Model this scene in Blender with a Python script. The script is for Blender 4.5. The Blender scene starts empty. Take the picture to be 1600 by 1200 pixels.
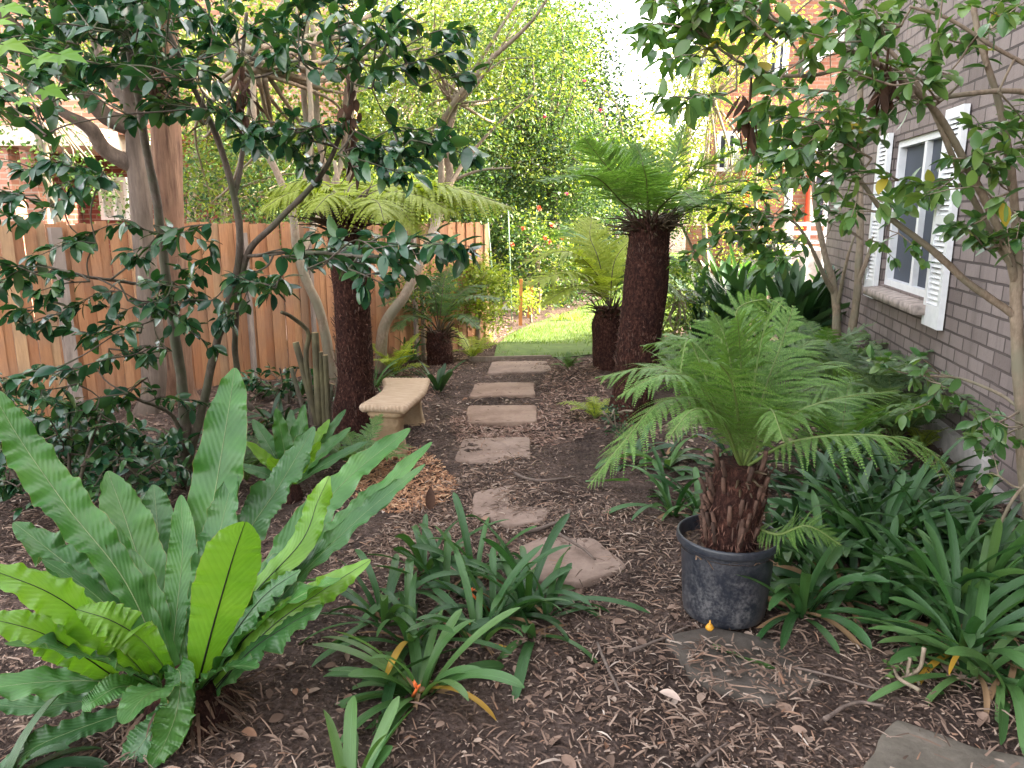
import bpy, math
import numpy as np
from mathutils import Vector

# ------------------------------------------------------------------ camera, sky, sun, exposure
S = bpy.context.scene
COL = S.collection
H_CAM, PITCH, FPX = 1.6, math.radians(12.7), 1200.0
cam_d = bpy.data.cameras.new("camera")
cam = bpy.data.objects.new("camera", cam_d); COL.objects.link(cam)
cam.location = (0, 0, H_CAM)
cam.rotation_euler = (math.radians(90) - PITCH, 0, 0)
cam_d.sensor_width = 36.0
cam_d.lens = 36.0 * FPX / 1600.0
cam_d.clip_start = 0.05; cam_d.clip_end = 2000
S.camera = cam

SUN_EL, SUN_AZ = math.radians(30), math.radians(86)     # azimuth from +Y towards +X: low sun from the right, behind the house
sun_dir = Vector((math.sin(SUN_AZ) * math.cos(SUN_EL), math.cos(SUN_AZ) * math.cos(SUN_EL), math.sin(SUN_EL)))
w = bpy.data.worlds.new("World"); S.world = w; w.use_nodes = True
nt = w.node_tree
bg = nt.nodes["Background"]
sky = nt.nodes.new("ShaderNodeTexSky"); sky.sky_type = 'NISHITA'; sky.sun_disc = False
sky.sun_elevation = SUN_EL; sky.sun_rotation = SUN_AZ
sky.air_density = 1.0; sky.dust_density = 3.0; sky.ozone_density = 1.0
hs = nt.nodes.new("ShaderNodeHueSaturation"); hs.inputs['Saturation'].default_value = 0.42
nt.links.new(sky.outputs[0], hs.inputs['Color'])
wm = nt.nodes.new("ShaderNodeMix"); wm.data_type = 'RGBA'; wm.blend_type = 'MULTIPLY'
wm.inputs[0].default_value = 1.0; wm.inputs[7].default_value = (1.0, 0.92, 0.82, 1)
nt.links.new(hs.outputs[0], wm.inputs[6])
nt.links.new(wm.outputs[2], bg.inputs[0]); bg.inputs[1].default_value = 0.15
sl = bpy.data.lights.new("sun", 'SUN'); sl.energy = 3.0; sl.angle = math.radians(0.6); sl.color = (1.0, 0.86, 0.66)
so = bpy.data.objects.new("sun", sl); COL.objects.link(so)
so.rotation_euler = sun_dir.to_track_quat('Z', 'Y').to_euler(); so.location = (10, -5, 12)
S.view_settings.view_transform = 'Standard'; S.view_settings.look = 'None'
S.view_settings.exposure = 3.75; S.view_settings.gamma = 1.0
S.render.engine = 'CYCLES'
S.cycles.max_bounces = 8; S.cycles.diffuse_bounces = 4; S.cycles.glossy_bounces = 2
S.cycles.transmission_bounces = 4; S.cycles.transparent_max_bounces = 4
S.cycles.caustics_reflective = False; S.cycles.caustics_refractive = False
S.cycles.use_denoising = True
S.cycles.sample_clamp_indirect = 6.0

# ------------------------------------------------------------------ helpers
cP, sP = math.cos(PITCH), math.sin(PITCH)
def at(px, py, Y):
    "world point seen at pixel (px, py) at ground distance Y"
    u = (px - 800) / FPX; v = (py - 600) / FPX
    t = Y / (cP - v * sP)
    return np.array([u * t, Y, H_CAM - (sP + v * cP) * t])
def gp(px, py, z=0.0):
    "point of the level z seen at a pixel"
    u = (px - 800) / FPX; v = (py - 600) / FPX
    t = (H_CAM - z) / (sP + v * cP)
    return np.array([u * t, t * (cP - v * sP), z])
def nrm(a):
    a = np.asarray(a, float)
    return a / np.maximum(np.linalg.norm(a, axis=-1, keepdims=True), 1e-9)
def smooth(pts, n):
    "Catmull-Rom through control points (any columns), n samples"
    P = np.asarray(pts, float)
    if len(P) == 2:
        t = np.linspace(0, 1, n)[:, None]; return P[0] * (1 - t) + P[1] * t
    E = np.vstack([2 * P[0] - P[1], P, 2 * P[-1] - P[-2]])
    seg = len(P) - 1
    out = []
    for t in np.linspace(0, seg, n):
        i = min(int(t), seg - 1); f = t - i
        a, b, c, d = E[i], E[i + 1], E[i + 2], E[i + 3]
        out.append(0.5 * (2 * b + (c - a) * f + (2 * a - 5 * b + 4 * c - d) * f * f + (3 * b - a - 3 * c + d) * f ** 3))
    return np.array(out)
def vnoise(p, seed=0):
    "cheap smooth pseudo noise, p (n,3) -> (n,) in about -1..1"
    r = np.random.default_rng(seed); o = 0
    for k in range(5):
        d = nrm(r.normal(size=3)) * (1 + .7 * k); o = o + np.sin(p @ d + r.uniform(0, 6.28)) / (1 + .45 * k)
    return o / 2.6

ORG = {}
class MB:
    "collects geometry and links it as ONE mesh object"
    def __init__(s): s.v = []; s.f = []; s.t = []; s.n = 0
    def add(s, v, f, tc=None, mi=0, flat=False):
        v = np.asarray(v, float).reshape(-1, 3)
        fs = f if isinstance(f, list) else [f]
        for a in fs:
            a = np.asarray(a, np.int64)
            if a.size: s.f.append((a + s.n, mi, flat))
        s.v.append(v); s.t.append(np.zeros((len(v), 3)) if tc is None else np.asarray(tc, float).reshape(-1, 3))
        s.n += len(v)
    def tube(s, pts, rad, ns=8, cap=True, mi=0, bump=0, seed=0):
        P = np.asarray(pts, float); n = len(P); R = np.broadcast_to(np.asarray(rad, float), (n,)) if np.ndim(rad) < 2 else rad
        T = nrm(np.gradient(P, axis=0))
        A = np.zeros((n, 3)); ref = np.array([1., 0, 0]) if abs(T[0, 0]) < .8 else np.array([0, 1., 0])
        a = nrm(np.cross(T[0], ref))
        for i in range(n):
            a = a - T[i] * (a @ T[i]); a = a / max(np.linalg.norm(a), 1e-9); A[i] = a
        B = np.cross(T, A)
        th = np.linspace(0, 2 * math.pi, ns, endpoint=False)
        ring = (np.cos(th)[None, :, None] * A[:, None] + np.sin(th)[None, :, None] * B[:, None])
        rr = np.repeat(np.asarray(R)[:, None], ns, 1)
        if bump:
            rg = np.random.default_rng(seed)
            rr = rr * (1 + bump * vnoise((P[:, None] + ring * rr[..., None]).reshape(-1, 3) * (2.2 / max(np.mean(R), .004)) * .35, seed).reshape(n, ns))
        V = P[:, None] + ring * rr[..., None]
        L = np.concatenate([[0], np.cumsum(np.linalg.norm(np.diff(P, axis=0), axis=1))])
        tc = np.zeros((n, ns, 3)); tc[..., 0] = (th / 6.2832)[None]; tc[..., 1] = L[:, None]; tc[..., 2] = np.linspace(0, 1, n)[:, None]
        i = np.arange(n - 1)[:, None]; j = np.arange(ns)[None]
        F = np.stack([i * ns + j, i * ns + (j + 1) % ns, (i + 1) * ns + (j + 1) % ns, (i + 1) * ns + j], -1).reshape(-1, 4)
        fs = [F]
        if cap: fs += [np.arange(ns)[None, ::-1], (np.arange(ns) + (n - 1) * ns)[None]]
        s.add(V, fs, tc, mi)
    def box(s, lo, hi, mi=0):
        lo = np.asarray(lo, float); hi = np.asarray(hi, float)
        v = np.array([[x, y, z] for z in (lo[2], hi[2]) for y in (lo[1], hi[1]) for x in (lo[0], hi[0])])
        s.add(v, BOXF, v, mi, True)
    def obox(s, o, ax, ay, az, mi=0, tc=None):
        "box from corner o along three edge vectors"
        o, ax, ay, az = (np.asarray(q, float) for q in (o, ax, ay, az))
        v = np.array([o + ax * x + ay * y + az * z for z in (0, 1) for y in (0, 1) for x in (0, 1)])
        t = np.array([[x * np.linalg.norm(ax) + y * np.linalg.norm(ay), z * np.linalg.norm(az), 0] for z in (0, 1) for y in (0, 1) for x in (0, 1)])
        if tc is not None: t = t + np.asarray(tc)
        s.add(v, BOXF, t, mi, True)
    def scatter(s, tpl, pos, d, nr, sc, mi=0):
        "copies of a template: y axis along d, z near nr"
        V, Fs = tpl; pos = np.asarray(pos, float); n = len(pos)
        if n == 0: return
        d = nrm(d); x = nrm(np.cross(d, nr)); z = np.cross(x, d)
        sc = np.asarray(sc, float)
        if sc.ndim == 1: sc = np.repeat(sc[:, None], 3, 1)
        o = (pos[:, None] + x[:, None] * (V[None, :, 0:1] * sc[:, None, 0:1]) + d[:, None] * (V[None, :, 1:2] * sc[:, None, 1:2])
             + z[:, None] * (V[None, :, 2:3] * sc[:, None, 2:3]))
        m = len(V); off = (np.arange(n) * m)
        fs = [(np.asarray(F)[None] + off[:, None, None]).reshape(-1, np.asarray(F).shape[1]) for F in Fs]
        tc = np.zeros((n, m, 3)); tc[..., 0] = V[None, :, 0]; tc[..., 1] = V[None, :, 1]
        s.add(o, fs, tc, mi)
    def build(s, name, mats, parent=None, origin=None, flat=False):
        me = bpy.data.meshes.new(name)
        V = np.concatenate(s.v); T = np.concatenate(s.t)
        if origin is None: origin = ORG.get(parent.name) if parent else V.mean(0) * [1, 1, 0] + [0, 0, V[:, 2].min()]
        origin = np.asarray(origin, float)
        V = V - origin
        lv = np.concatenate([a.ravel() for a, _, _ in s.f]); lt = np.concatenate([np.full(len(a), a.shape[1]) for a, _, _ in s.f])
        mi = np.concatenate([np.full(len(a), m) for a, m, _ in s.f]); sm = np.concatenate([np.full(len(a), not (fl or flat)) for a, _, fl in s.f])
        me.vertices.add(len(V)); me.vertices.foreach_set('co', V.astype(np.float32).ravel())
        me.loops.add(len(lv)); me.loops.foreach_set('vertex_index', lv.astype(np.int32))
        me.polygons.add(len(lt)); st = np.concatenate([[0], np.cumsum(lt)[:-1]])
        me.polygons.foreach_set('loop_start', st.astype(np.int32)); me.polygons.foreach_set('loop_total', lt.astype(np.int32))
        me.polygons.foreach_set('material_index', mi.astype(np.int32))
        me.polygons.foreach_set('use_smooth', sm)
        at_ = me.attributes.new('tc', 'FLOAT_VECTOR', 'POINT'); at_.data.foreach_set('vector', T.astype(np.float32).ravel())
        me.update(calc_edges=True)
        for m in (mats if isinstance(mats, (list, tuple)) else [mats]): me.materials.append(m)
        o = bpy.data.objects.new(name, me); COL.objects.link(o)
        ORG[o.name] = origin
        if parent is not None:
            o.parent = parent
        else: o.location = origin
        return o
BOXF = np.array([[0, 2, 3, 1], [4, 5, 7, 6], [0, 1, 5, 4], [2, 6, 7, 3], [0, 4, 6, 2], [1, 3, 7, 5]])

def tag(o, label=None, cat=None, group=None, kind=None):
    if label: o['label'] = label
    if cat: o['category'] = cat
    if group: o['group'] = group
    if kind: o['kind'] = kind
    return o
def thing(name, loc, label, cat, group=None):
    o = bpy.data.objects.new(name, None); COL.objects.link(o); o.location = [float(q) for q in loc]
    o.empty_display_size = .1; ORG[o.name] = np.asarray(loc, float)
    return tag(o, label, cat, group)

# ------------------------------------------------------------------ materials
class G:
    def __init__(s, name):
        s.m = bpy.data.materials.new(name); s.m.use_nodes = True; s.t = s.m.node_tree; s.b = s.t.nodes['Principled BSDF']; s.out = s.t.nodes['Material Output']
    def n(s, typ, **kw):
        q = s.t.nodes.new('ShaderNode' + typ)
        for k, v in kw.items(): setattr(q, k, v)
        return q
    def l(s, a, b): s.t.links.new(a, b)
    def set(s, **kw):
        for k, v in kw.items():
            s.b.inputs[k.replace('_', ' ')].default_value = v
    def attr(s):
        q = s.n('Attribute'); q.attribute_name = 'tc'; return q.outputs['Vector']
    def obj(s): return s.n('TexCoord').outputs['Object']
    def mp(s, vec, scale):
        q = s.n('Mapping'); q.inputs['Scale'].default_value = scale; s.l(vec, q.inputs['Vector']); return q.outputs[0]
    def noise(s, vec, scale, detail=4, rough=.6):
        q = s.n('TexNoise'); q.inputs['Scale'].default_value = scale; q.inputs['Detail'].default_value = detail; q.inputs['Roughness'].default_value = rough
        s.l(vec, q.inputs['Vector']); return q.outputs[0]
    def ramp(s, fac, stops, interp='LINEAR'):
        q = s.n('ValToRGB'); q.color_ramp.interpolation = interp
        while len(q.color_ramp.elements) < len(stops): q.color_ramp.elements.new(.5)
        for e, (p, c) in zip(q.color_ramp.elements, stops): e.position = p; e.color = (*c, 1) if len(c) == 3 else c
        s.l(fac, q.inputs[0]); return q.outputs[0]
    def mix(s, fac, a, b, mode='MIX'):
        q = s.n('Mix'); q.data_type = 'RGBA'; q.blend_type = mode
        for i, val in ((0, fac), (6, a), (7, b)):
            if hasattr(val, 'links'): s.l(val, q.inputs[i])
            elif i == 0: q.inputs[0].default_value = val
            else: q.inputs[i].default_value = (*val, 1)
        return q.outputs[2]
    def math(s, op, a, b=None):
        q = s.n('Math'); q.operation = op
        for i, val in ((0, a), (1, b)):
            if val is None: continue
            if hasattr(val, 'links'): s.l(val, q.inputs[i])
            else: q.inputs[i].default_value = val
        return q.outputs[0]
    def sep(s, vec):
        q = s.n('SeparateXYZ'); s.l(vec, q.inputs[0]); return q.outputs
    def island(s): return s.n('NewGeometry').outputs['Random Per Island']
    def bump(s, h, strength=.3, dist=.02):
        q = s.n('Bump'); q.inputs['Strength'].default_value = strength; q.inputs['Distance'].default_value = dist
        s.l(h, q.inputs['Height']); s.l(q.outputs[0], s.b.inputs['Normal']); return q.outputs[0]
    def col(s, c): s.l(c, s.b.inputs['Base Color'])

def leaf_mat(name, cols, rough=.35, spec=.5, trans=.3, tint=(1.5, 1.6, .6), vein=False, hue_noise=None):
    g = G(name)
    k = len(cols); c = g.ramp(g.island(), [(i / max(k - 1, 1), q) for i, q in enumerate(cols)])
    nz = g.noise(g.obj(), hue_noise or 3.0, 3)
    c = g.mix(g.ramp(nz, [(.3, (0, 0, 0)), (.75, (1, 1, 1))]), c, tuple(q * .72 for q in cols[-1]), 'MIX') if hue_noise else c
    if vein:
        x = g.sep(g.attr())[0]; mid = g.math('LESS_THAN', g.math('ABSOLUTE', x), .022)
        c = g.mix(g.math('MULTIPLY', mid, .55), c, tuple(min(1, q * 2.2 + .03) for q in cols[0]))
        g.bump(g.noise(g.attr(), 9, 2), .25, .02)
    g.col(c); g.set(Roughness=rough); g.b.inputs['Specular IOR Level'].default_value = spec
    if trans:
        tr = g.n('BsdfTranslucent'); tc = g.mix(1.0, c, tint, 'MULTIPLY'); g.l(tc, tr.inputs[0])
        ms = g.n('MixShader'); ms.inputs[0].default_value = trans
        g.l(g.b.outputs[0], ms.inputs[1]); g.l(tr.outputs[0], ms.inputs[2]); g.l(ms.outputs[0], g.out.inputs[0])
    return g.m
def bark_mat(name, c0, c1, sc=(1, 1, .25), nscale=30, rough=.85, bump=.6, moss=None, dist=.01):
    g = G(name); v = g.mp(g.obj(), sc)
    n1 = g.noise(v, nscale, 6, .65); n2 = g.noise(g.obj(), 4, 3)
    c = g.mix(g.ramp(n1, [(.35, (0, 0, 0)), (.68, (1, 1, 1))]), c0, c1)
    c = g.mix(g.ramp(n2, [(.42, (0, 0, 0)), (.62, (1, 1, 1))]), c, moss if moss else tuple(.6 * a + .4 * b for a, b in zip(c0, c1)))
    g.col(c); g.set(Roughness=rough); g.bump(n1, bump, dist); return g.m
def plain(name, c, rough=.6, var=.15, scale=12, bump=0, metal=0, spec=.4, island=0):
    g = G(name); n1 = g.noise(g.obj(), scale, 5)
    cc = g.mix(g.ramp(n1, [(.3, (0, 0, 0)), (.7, (1, 1, 1))]), tuple(q * (1 - var) for q in c), tuple(min(1, q * (1 + var)) for q in c))
    if island:
        r = g.ramp(g.island(), [(0, (1 - island,) * 3), (1, (1 + island,) * 3)]); cc = g.mix(1.0, cc, r, 'MULTIPLY')
    g.col(cc); g.set(Roughness=rough, Metallic=metal); g.b.inputs['Specular IOR Level'].default_value = spec
    if bump: g.bump(n1, bump, .01)
    return g.m
def brick_mat(name, c1, c2, mortar, bw=.24, bh=.086, ms=.012, bias=0, bump=.5, rough=.85, stain=.25):
    g = G(name); v = g.attr()
    # a little wobble so the courses are not ruled
    nz = g.n('TexNoise'); nz.inputs['Scale'].default_value = 7; g.l(v, nz.inputs['Vector'])
    vm = g.n('VectorMath'); vm.operation = 'SCALE'; vm.inputs['Scale'].default_value = .008; g.l(nz.outputs['Color'], vm.inputs[0])
    va = g.n('VectorMath'); va.operation = 'ADD'; g.l(v, va.inputs[0]); g.l(vm.outputs[0], va.inputs[1])
    b = g.n('TexBrick'); b.inputs['Scale'].default_value = 1; b.inputs['Brick Width'].default_value = bw; b.inputs['Row Height'].default_value = bh
    b.inputs['Mortar Size'].default_value = ms; b.inputs['Mortar Smooth'].default_value = .2; b.inputs['Bias'].default_value = bias
    b.inputs['Color1'].default_value = (*c1, 1); b.inputs['Color2'].default_value = (*c2, 1); b.inputs['Mortar'].default_value = (*mortar, 1)
    g.l(va.outputs[0], b.inputs['Vector'])
    n1 = g.noise(v, 40, 5, .7); n2 = g.noise(v, 1.3, 4)
    c = g.mix(g.math('MULTIPLY', n1, .35), b.outputs['Color'], tuple(q * .5 for q in c1))
    c = g.mix(g.math('MULTIPLY', g.ramp(n2, [(.4, (0, 0, 0)), (.7, (1, 1, 1))]), stain), c, tuple(min(1, q * 1.5) for q in c1))
    n4 = g.noise(g.mp(v, (1, .12, 1)), 5, 5, .7); c = g.mix(g.math('MULTIPLY', g.ramp(n4, [(.5, (0, 0, 0)), (.75, (1, 1, 1))]), stain * 1.6), c, tuple(q * .55 for q in c1))
    g.col(c); g.set(Roughness=rough); g.b.inputs['Specular IOR Level'].default_value = .25
    h = g.math('ADD', g.math('MULTIPLY', b.outputs['Fac'], -1.0), g.math('MULTIPLY', n1, .35))
    g.bump(h, bump, .012); return g.m

# leaves: templates (vertices, [face arrays]); y along the leaf, length 1
def leaf_tpl(w=.25, bend=.18, fold=.35, pts=((.0, 0), (.12, .55), (.32, .96), (.55, 1.0), (.76, .76), (.91, .36), (1, 0))):
    V = [[0, 0, 0]]
    for t, k in pts[1:-1]:
        z = -bend * t * t * 1.0; ww = w * k
        V += [[-ww, t, z + ww * fold], [0, t, z], [ww, t, z + ww * fold]]
    V += [[0, 1, -bend]]
    V = np.array(V, float); q = []; n = len(pts) - 2
    for i in range(n - 1):
        a = 1 + 3 * i
        q += [[a, a + 1, a + 4, a + 3], [a + 1, a + 2, a + 5, a + 4]]
    e = 1 + 3 * (n - 1)
    t = [[0, 2, 1], [0, 3, 2], [e, e + 1, 3 * n + 1], [e + 1, e + 2, 3 * n + 1]]
    return V, [np.array(q), np.array(t)]
LEAF = leaf_tpl(.27, .16, .32)
LEAF_FLAT = leaf_tpl(.24, .30, .18)
def leaf6(w=.28, bend=.12, fold=.3):
    return (np.array([[0, 0, 0], [-w, .5, w * fold], [0, .55, -bend * .3], [w, .5, w * fold], [0, 1, -bend]], float), [np.array([[0, 2, 1], [0, 3, 2], [1, 2, 4], [2, 3, 4]])])
LEAF6 = leaf6()
LEAF4 = (np.array([[0, 0, 0], [-.26, .5, .06], [0, 1, -.08], [.26, .5, .06]], float), [np.array([[0, 3, 2, 1]])])
CHIP = (np.array([[-.2, 0, 0], [.2, 0, .03], [-.16, .5, .1], [.2, .5, .14], [-.1, 1, .02], [.08, 1, 0]], float), [np.array([[0, 1, 3, 2], [2, 3, 5, 4]])])
# ------------------------------------------------------------------ ground
def gz(x, y):
    "height of the garden bed"
    x = np.asarray(x, float); y = np.asarray(y, float)
    z = .022 * np.sin(x * 2.1 + .7) * np.sin(y * 1.7 + .3) + .012 * np.sin(x * 5.3 + y * 3.1) + .008 * np.sin(x * 11 - y * 9)
    m = np.clip((y - 6.5) / 3, 0, 1); z = z * (1 - .8 * m)
    hump = .12 * np.exp(-(((x + 2.6) / .9) ** 2 + ((y - 6.2) / 1.2) ** 2))
    return z - .01 + hump
g = G("soil")
v = g.obj()
n1 = g.noise(v, 3, 6, .7); n2 = g.noise(v, 38, 8, .75); n3 = g.noise(v, .55, 3)
vo = g.n('TexVoronoi'); vo.inputs['Scale'].default_value = 55; g.l(v, vo.inputs['Vector'])
c = g.ramp(n2, [(.3, (.026, .019, .016)), (.46, (.115, .080, .068)), (.64, (.22, .158, .135)), (.85, (.29, .22, .18))])
c2 = g.mix(g.ramp(vo.outputs['Color'], [(.55, (0, 0, 0)), (.95, (.8, .8, .8))]), c, (.11, .068, .05))
c2 = g.mix(g.ramp(n1, [(.38, (0, 0, 0)), (.62, (1, 1, 1))]), g.mix(.6, c2, (.018, .013, .012)), c2)
g.col(c2); g.set(Roughness=.95); g.b.inputs['Specular IOR Level'].default_value = .15
g.bump(g.math('ADD', n2, g.math('MULTIPLY', vo.outputs['Distance'], .8)), 1.0, .03)
M_SOIL = g.m
xs = np.concatenate([np.linspace(-70, -8, 16), np.linspace(-7.5, -4.2, 12), np.arange(-4, 4.01, .05), np.linspace(4.3, 9, 14), np.linspace(10, 70, 16)])
ys = np.concatenate([np.linspace(-30, -2, 10), np.arange(-1, 1.5, .25), np.arange(1.6, 9.0, .05), np.linspace(9.3, 14, 14), np.linspace(15, 160, 24)])
X, Y = np.meshgrid(xs, ys); far = np.clip((np.abs(X) - 4) / 3, 0, 1) + np.clip((Y - 9) / 3, 0, 1)
rg = np.random.default_rng(5)
Z = gz(X, Y) * (1 - np.clip(far, 0, 1)) - .02 * np.clip(far, 0, 1) + rg.normal(0, .004, X.shape) * (far < .01)
mb = MB(); i = np.arange(len(ys) - 1)[:, None]; j = np.arange(len(xs) - 1)[None]; nx = len(xs)
mb.add(np.stack([X, Y, Z], -1), np.stack([i * nx + j, i * nx + j + 1, (i + 1) * nx + j + 1, (i + 1) * nx + j], -1).reshape(-1, 4), np.stack([X, Y, Z], -1))
tag(mb.build("ground", M_SOIL, origin=(0, 0, 0)), kind='structure')

# lawn sheet and its grass
lawn_px = [(772, 558), (776, 540), (795, 524), (828, 508), (860, 497), (900, 484), (940, 470)]
LB = np.array([gp(*p)[:2] for p in lawn_px])
LAWN = np.vstack([LB, [[2.2, 17], [2.0, 30], [9.3, 30], [8, 19.2], [4.7, 19], [3.6, 12.5], [2.3, 10.6], [1.7, 9.3], [1.05, 8.7], [.6, 8.45]]])
def inside(P, x, y):
    P = np.asarray(P); r = np.zeros(np.shape(x), bool); n = len(P)
    for a in range(n):
        x0, y0 = P[a]; x1, y1 = P[(a + 1) % n]
        c = ((y0 > y) != (y1 > y)) & (x < (x1 - x0) * (y - y0) / (y1 - y0 + 1e-12) + x0); r ^= c
    return r
g = G("lawn_soil"); n1 = g.noise(g.obj(), 6, 5)
g.col(g.ramp(n1, [(.25, (.16, .10, .075)), (.36, (.05, .085, .018)), (.6, (.08, .13, .026)), (.72, (.15, .105, .07))])); g.set(Roughness=.95); g.bump(n1, .5, .03); M_LAWN = g.m
from mathutils.geometry import tessellate_polygon
def poly_sheet(mb, P, z):
    tri = tessellate_polygon([[Vector((p[0], p[1], 0)) for p in P]])
    mb.add([[p[0], p[1], z] for p in P], np.array([t if np.cross(np.array(P[t[1]]) - P[t[0]], np.array(P[t[2]]) - P[t[0]]) > 0 else t[::-1] for t in tri]), [[p[0], p[1], 0] for p in P])
mb = MB(); poly_sheet(mb, LAWN, .006)
tag(mb.build("lawn", M_LAWN, origin=(0, 0, 0)), kind='structure')
rg = np.random.default_rng(11)
def rand_in(P, n, rg, box=None):
    P = np.asarray(P); lo = P.min(0); hi = P.max(0)
    x = rg.uniform(lo[0], hi[0], n * 3); y = rg.uniform(lo[1], hi[1], n * 3); k = inside(P, x, y)
    return np.stack([x[k], y[k]], 1)[:n]
BLADE = (np.array([[-.5, 0, 0], [.5, 0, 0], [-.32, .55, -.03], [.32, .55, -.03], [0, 1, -.2]], float), [np.array([[0, 1, 3, 2]]), np.array([[2, 3, 4]])])
M_GRASS = leaf_mat("grass_blade", [(.065, .125, .018), (.10, .17, .028), (.15, .20, .05)], .5, .3, .35)
mb = MB()
near = LAWN[(LAWN[:, 1] < 13.5)]
for n, ylo, yhi, hgt, wd in ((30000, 8, 11, .045, .006), (22000, 11, 15, .05, .009), (14000, 15, 30, .07, .02)):
    p = rand_in(LAWN, n * 4, rg); p = p[(p[:, 1] >= ylo) & (p[:, 1] < yhi)][:n]
    bare = vnoise(np.c_[p * 1.3, p[:, 0] * 0], 3) ; keep = (rg.random(len(p)) < np.where(p[:, 1] < 9.3, .06 + .8 * (bare > .05), np.where(bare < -.55, .35, .95))); p = p[keep]
    az = rg.uniform(0, 6.28, len(p)); d = np.stack([np.cos(az) * .45, np.sin(az) * .45, np.ones(len(p))], 1)
    mb.scatter(BLADE, np.c_[p, np.full(len(p), .004)], d, np.stack([-np.sin(az), np.cos(az), 0 * az + .1], 1), np.stack([np.full(len(p), wd), hgt * rg.uniform(.6, 1.4, len(p)), np.full(len(p), hgt)], 1))
tag(mb.build("grass", M_GRASS, origin=(0, 0, 0)), kind='stuff')

# ------------------------------------------------------------------ stepping stones
def stone_mat(name, c0, c1, c2):
    g = G(name); v = g.obj(); n1 = g.noise(v, 5, 6, .65); n2 = g.noise(v, 60, 6, .7)
    c = g.ramp(n1, [(.3, c0), (.52, c1), (.75, c2)]); c = g.mix(g.math('MULTIPLY', n2, .45), c, tuple(q * .45 for q in c0))
    g.col(c); g.set(Roughness=.9); g.b.inputs['Specular IOR Level'].default_value = .2
    g.bump(g.math('ADD', n1, g.math('MULTIPLY', n2, .5)), .6, .012); return g.m
M_SAND = stone_mat("sandstone_paver", (.22, .145, .11), (.33, .23, .18), (.42, .31, .245))
M_GREYST = stone_mat("grey_paver", (.20, .14, .115), (.31, .225, .185), (.40, .305, .255))
M_DARKST = stone_mat("dark_paver", (.10, .086, .07), (.17, .148, .122), (.25, .215, .18))
M_BURIED = stone_mat("buried_paver", (.06, .05, .043), (.11, .093, .08), (.17, .145, .125))
def stone(px, label, m, top=.03, seed=0):
    P = np.array([gp(*p, z=top)[:2] for p in px]); rg = np.random.default_rng(seed)
    # refine and roughen the outline
    Q = []
    for a in range(len(P)):
        b = P[(a + 1) % len(P)]
        for t in np.linspace(0, 1, 12, endpoint=False): Q.append(P[a] * (1 - t) + b * t)
    Q = np.array(Q); Q = .25 * np.roll(Q, 1, 0) + .5 * Q + .25 * np.roll(Q, -1, 0)
    Q += .010 * np.stack([vnoise(np.c_[Q * 14, Q[:, 0] * 0], seed), vnoise(np.c_[Q * 14, Q[:, 0] * 0], seed + 1)], 1)
    n = len(Q); c = Q.mean(0); mb = MB(); rings = []
    for k, z in ((1.0, -.05), (1.0, top - .014), (.985, top - .004), (.96, top), (.7, top), (.4, top), (.12, top)):
        R = c + (Q - c) * k; zz = np.full(n, z) + (.003 * vnoise(np.c_[R * 9, R[:, 0] * 0], seed + 2) if z > 0 else 0)
        rings.append(np.c_[R, zz])
    V = np.concatenate(rings); i = np.arange(len(rings) - 1)[:, None]; j = np.arange(n)[None]
    s = 1 if np.cross(Q[1] - Q[0], c - Q[0]) > 0 else -1
    F = np.stack([i * n + j, i * n + (j + 1) % n, (i + 1) * n + (j + 1) % n, (i + 1) * n + j], -1).reshape(-1, 4)[:, ::s]
    mb.add(V, [F, (np.arange(n) + (len(rings) - 1) * n)[None, ::s]], V)
    return tag(mb.build("stepping_stone", m), label, "stepping stone", "stepping stones along the path")
stone([(768, 565), (855, 563), (862, 579), (760, 583)], "thin grey stepping stone at the far end of the path against the lawn edging", M_GREYST, .014, 1)
stone([(742, 598), (835, 597), (836, 616), (733, 619)], "tan stepping stone with small chips, second from the lawn edging", M_SAND, .012, 2)
stone([(730, 633), (838, 632), (840, 658), (728, 660)], "neat rectangular tan stepping stone level with the concrete bench", M_SAND, .014, 3)
stone([(722, 684), (830, 682), (831, 720), (790, 726), (708, 717)], "pale square stepping stone just past the dark patch of soil", M_GREYST, .012, 4)
stone([(742, 768), (790, 757), (845, 758), (868, 788), (850, 814), (790, 819), (738, 800)], "rounded grey stepping stone behind the clump of strappy leaves", M_GREYST, .008, 5)
stone([(812, 852), (852, 838), (930, 840), (985, 882), (905, 911), (822, 905)], "broad pinkish stepping stone with twigs lying on it", M_GREYST, .008, 6)
stone([(1040, 990), (1110, 978), (1215, 1000), (1290, 1065), (1200, 1097), (1080, 1050)], "dark stepping stone half buried in litter in front of the black pot", M_BURIED, .0, 7)
stone([(1398, 1122), (1520, 1166), (1680, 1196), (1640, 1290), (1330, 1290), (1348, 1196)], "bare grey-brown stepping stone at the near corner of the path", M_DARKST, .022, 8)

# timber edging between path and lawn
M_OLDWOOD = bark_mat("weathered_timber", (.16, .12, .09), (.27, .21, .17), (1, 1, .2), 25, .85, .4)
mb = MB(); a = gp(733, 563); b = gp(862, 560); dirv = b - a; nv = np.array([-dirv[1], dirv[0], 0]) / np.linalg.norm(dirv) * .03
mb.obox(a - [0, 0, .05], dirv, nv, (0, 0, .085))
tag(mb.build("timber_edging", M_OLDWOOD), "thin weathered timber strip edging the lawn at the path end", "edging")

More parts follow.
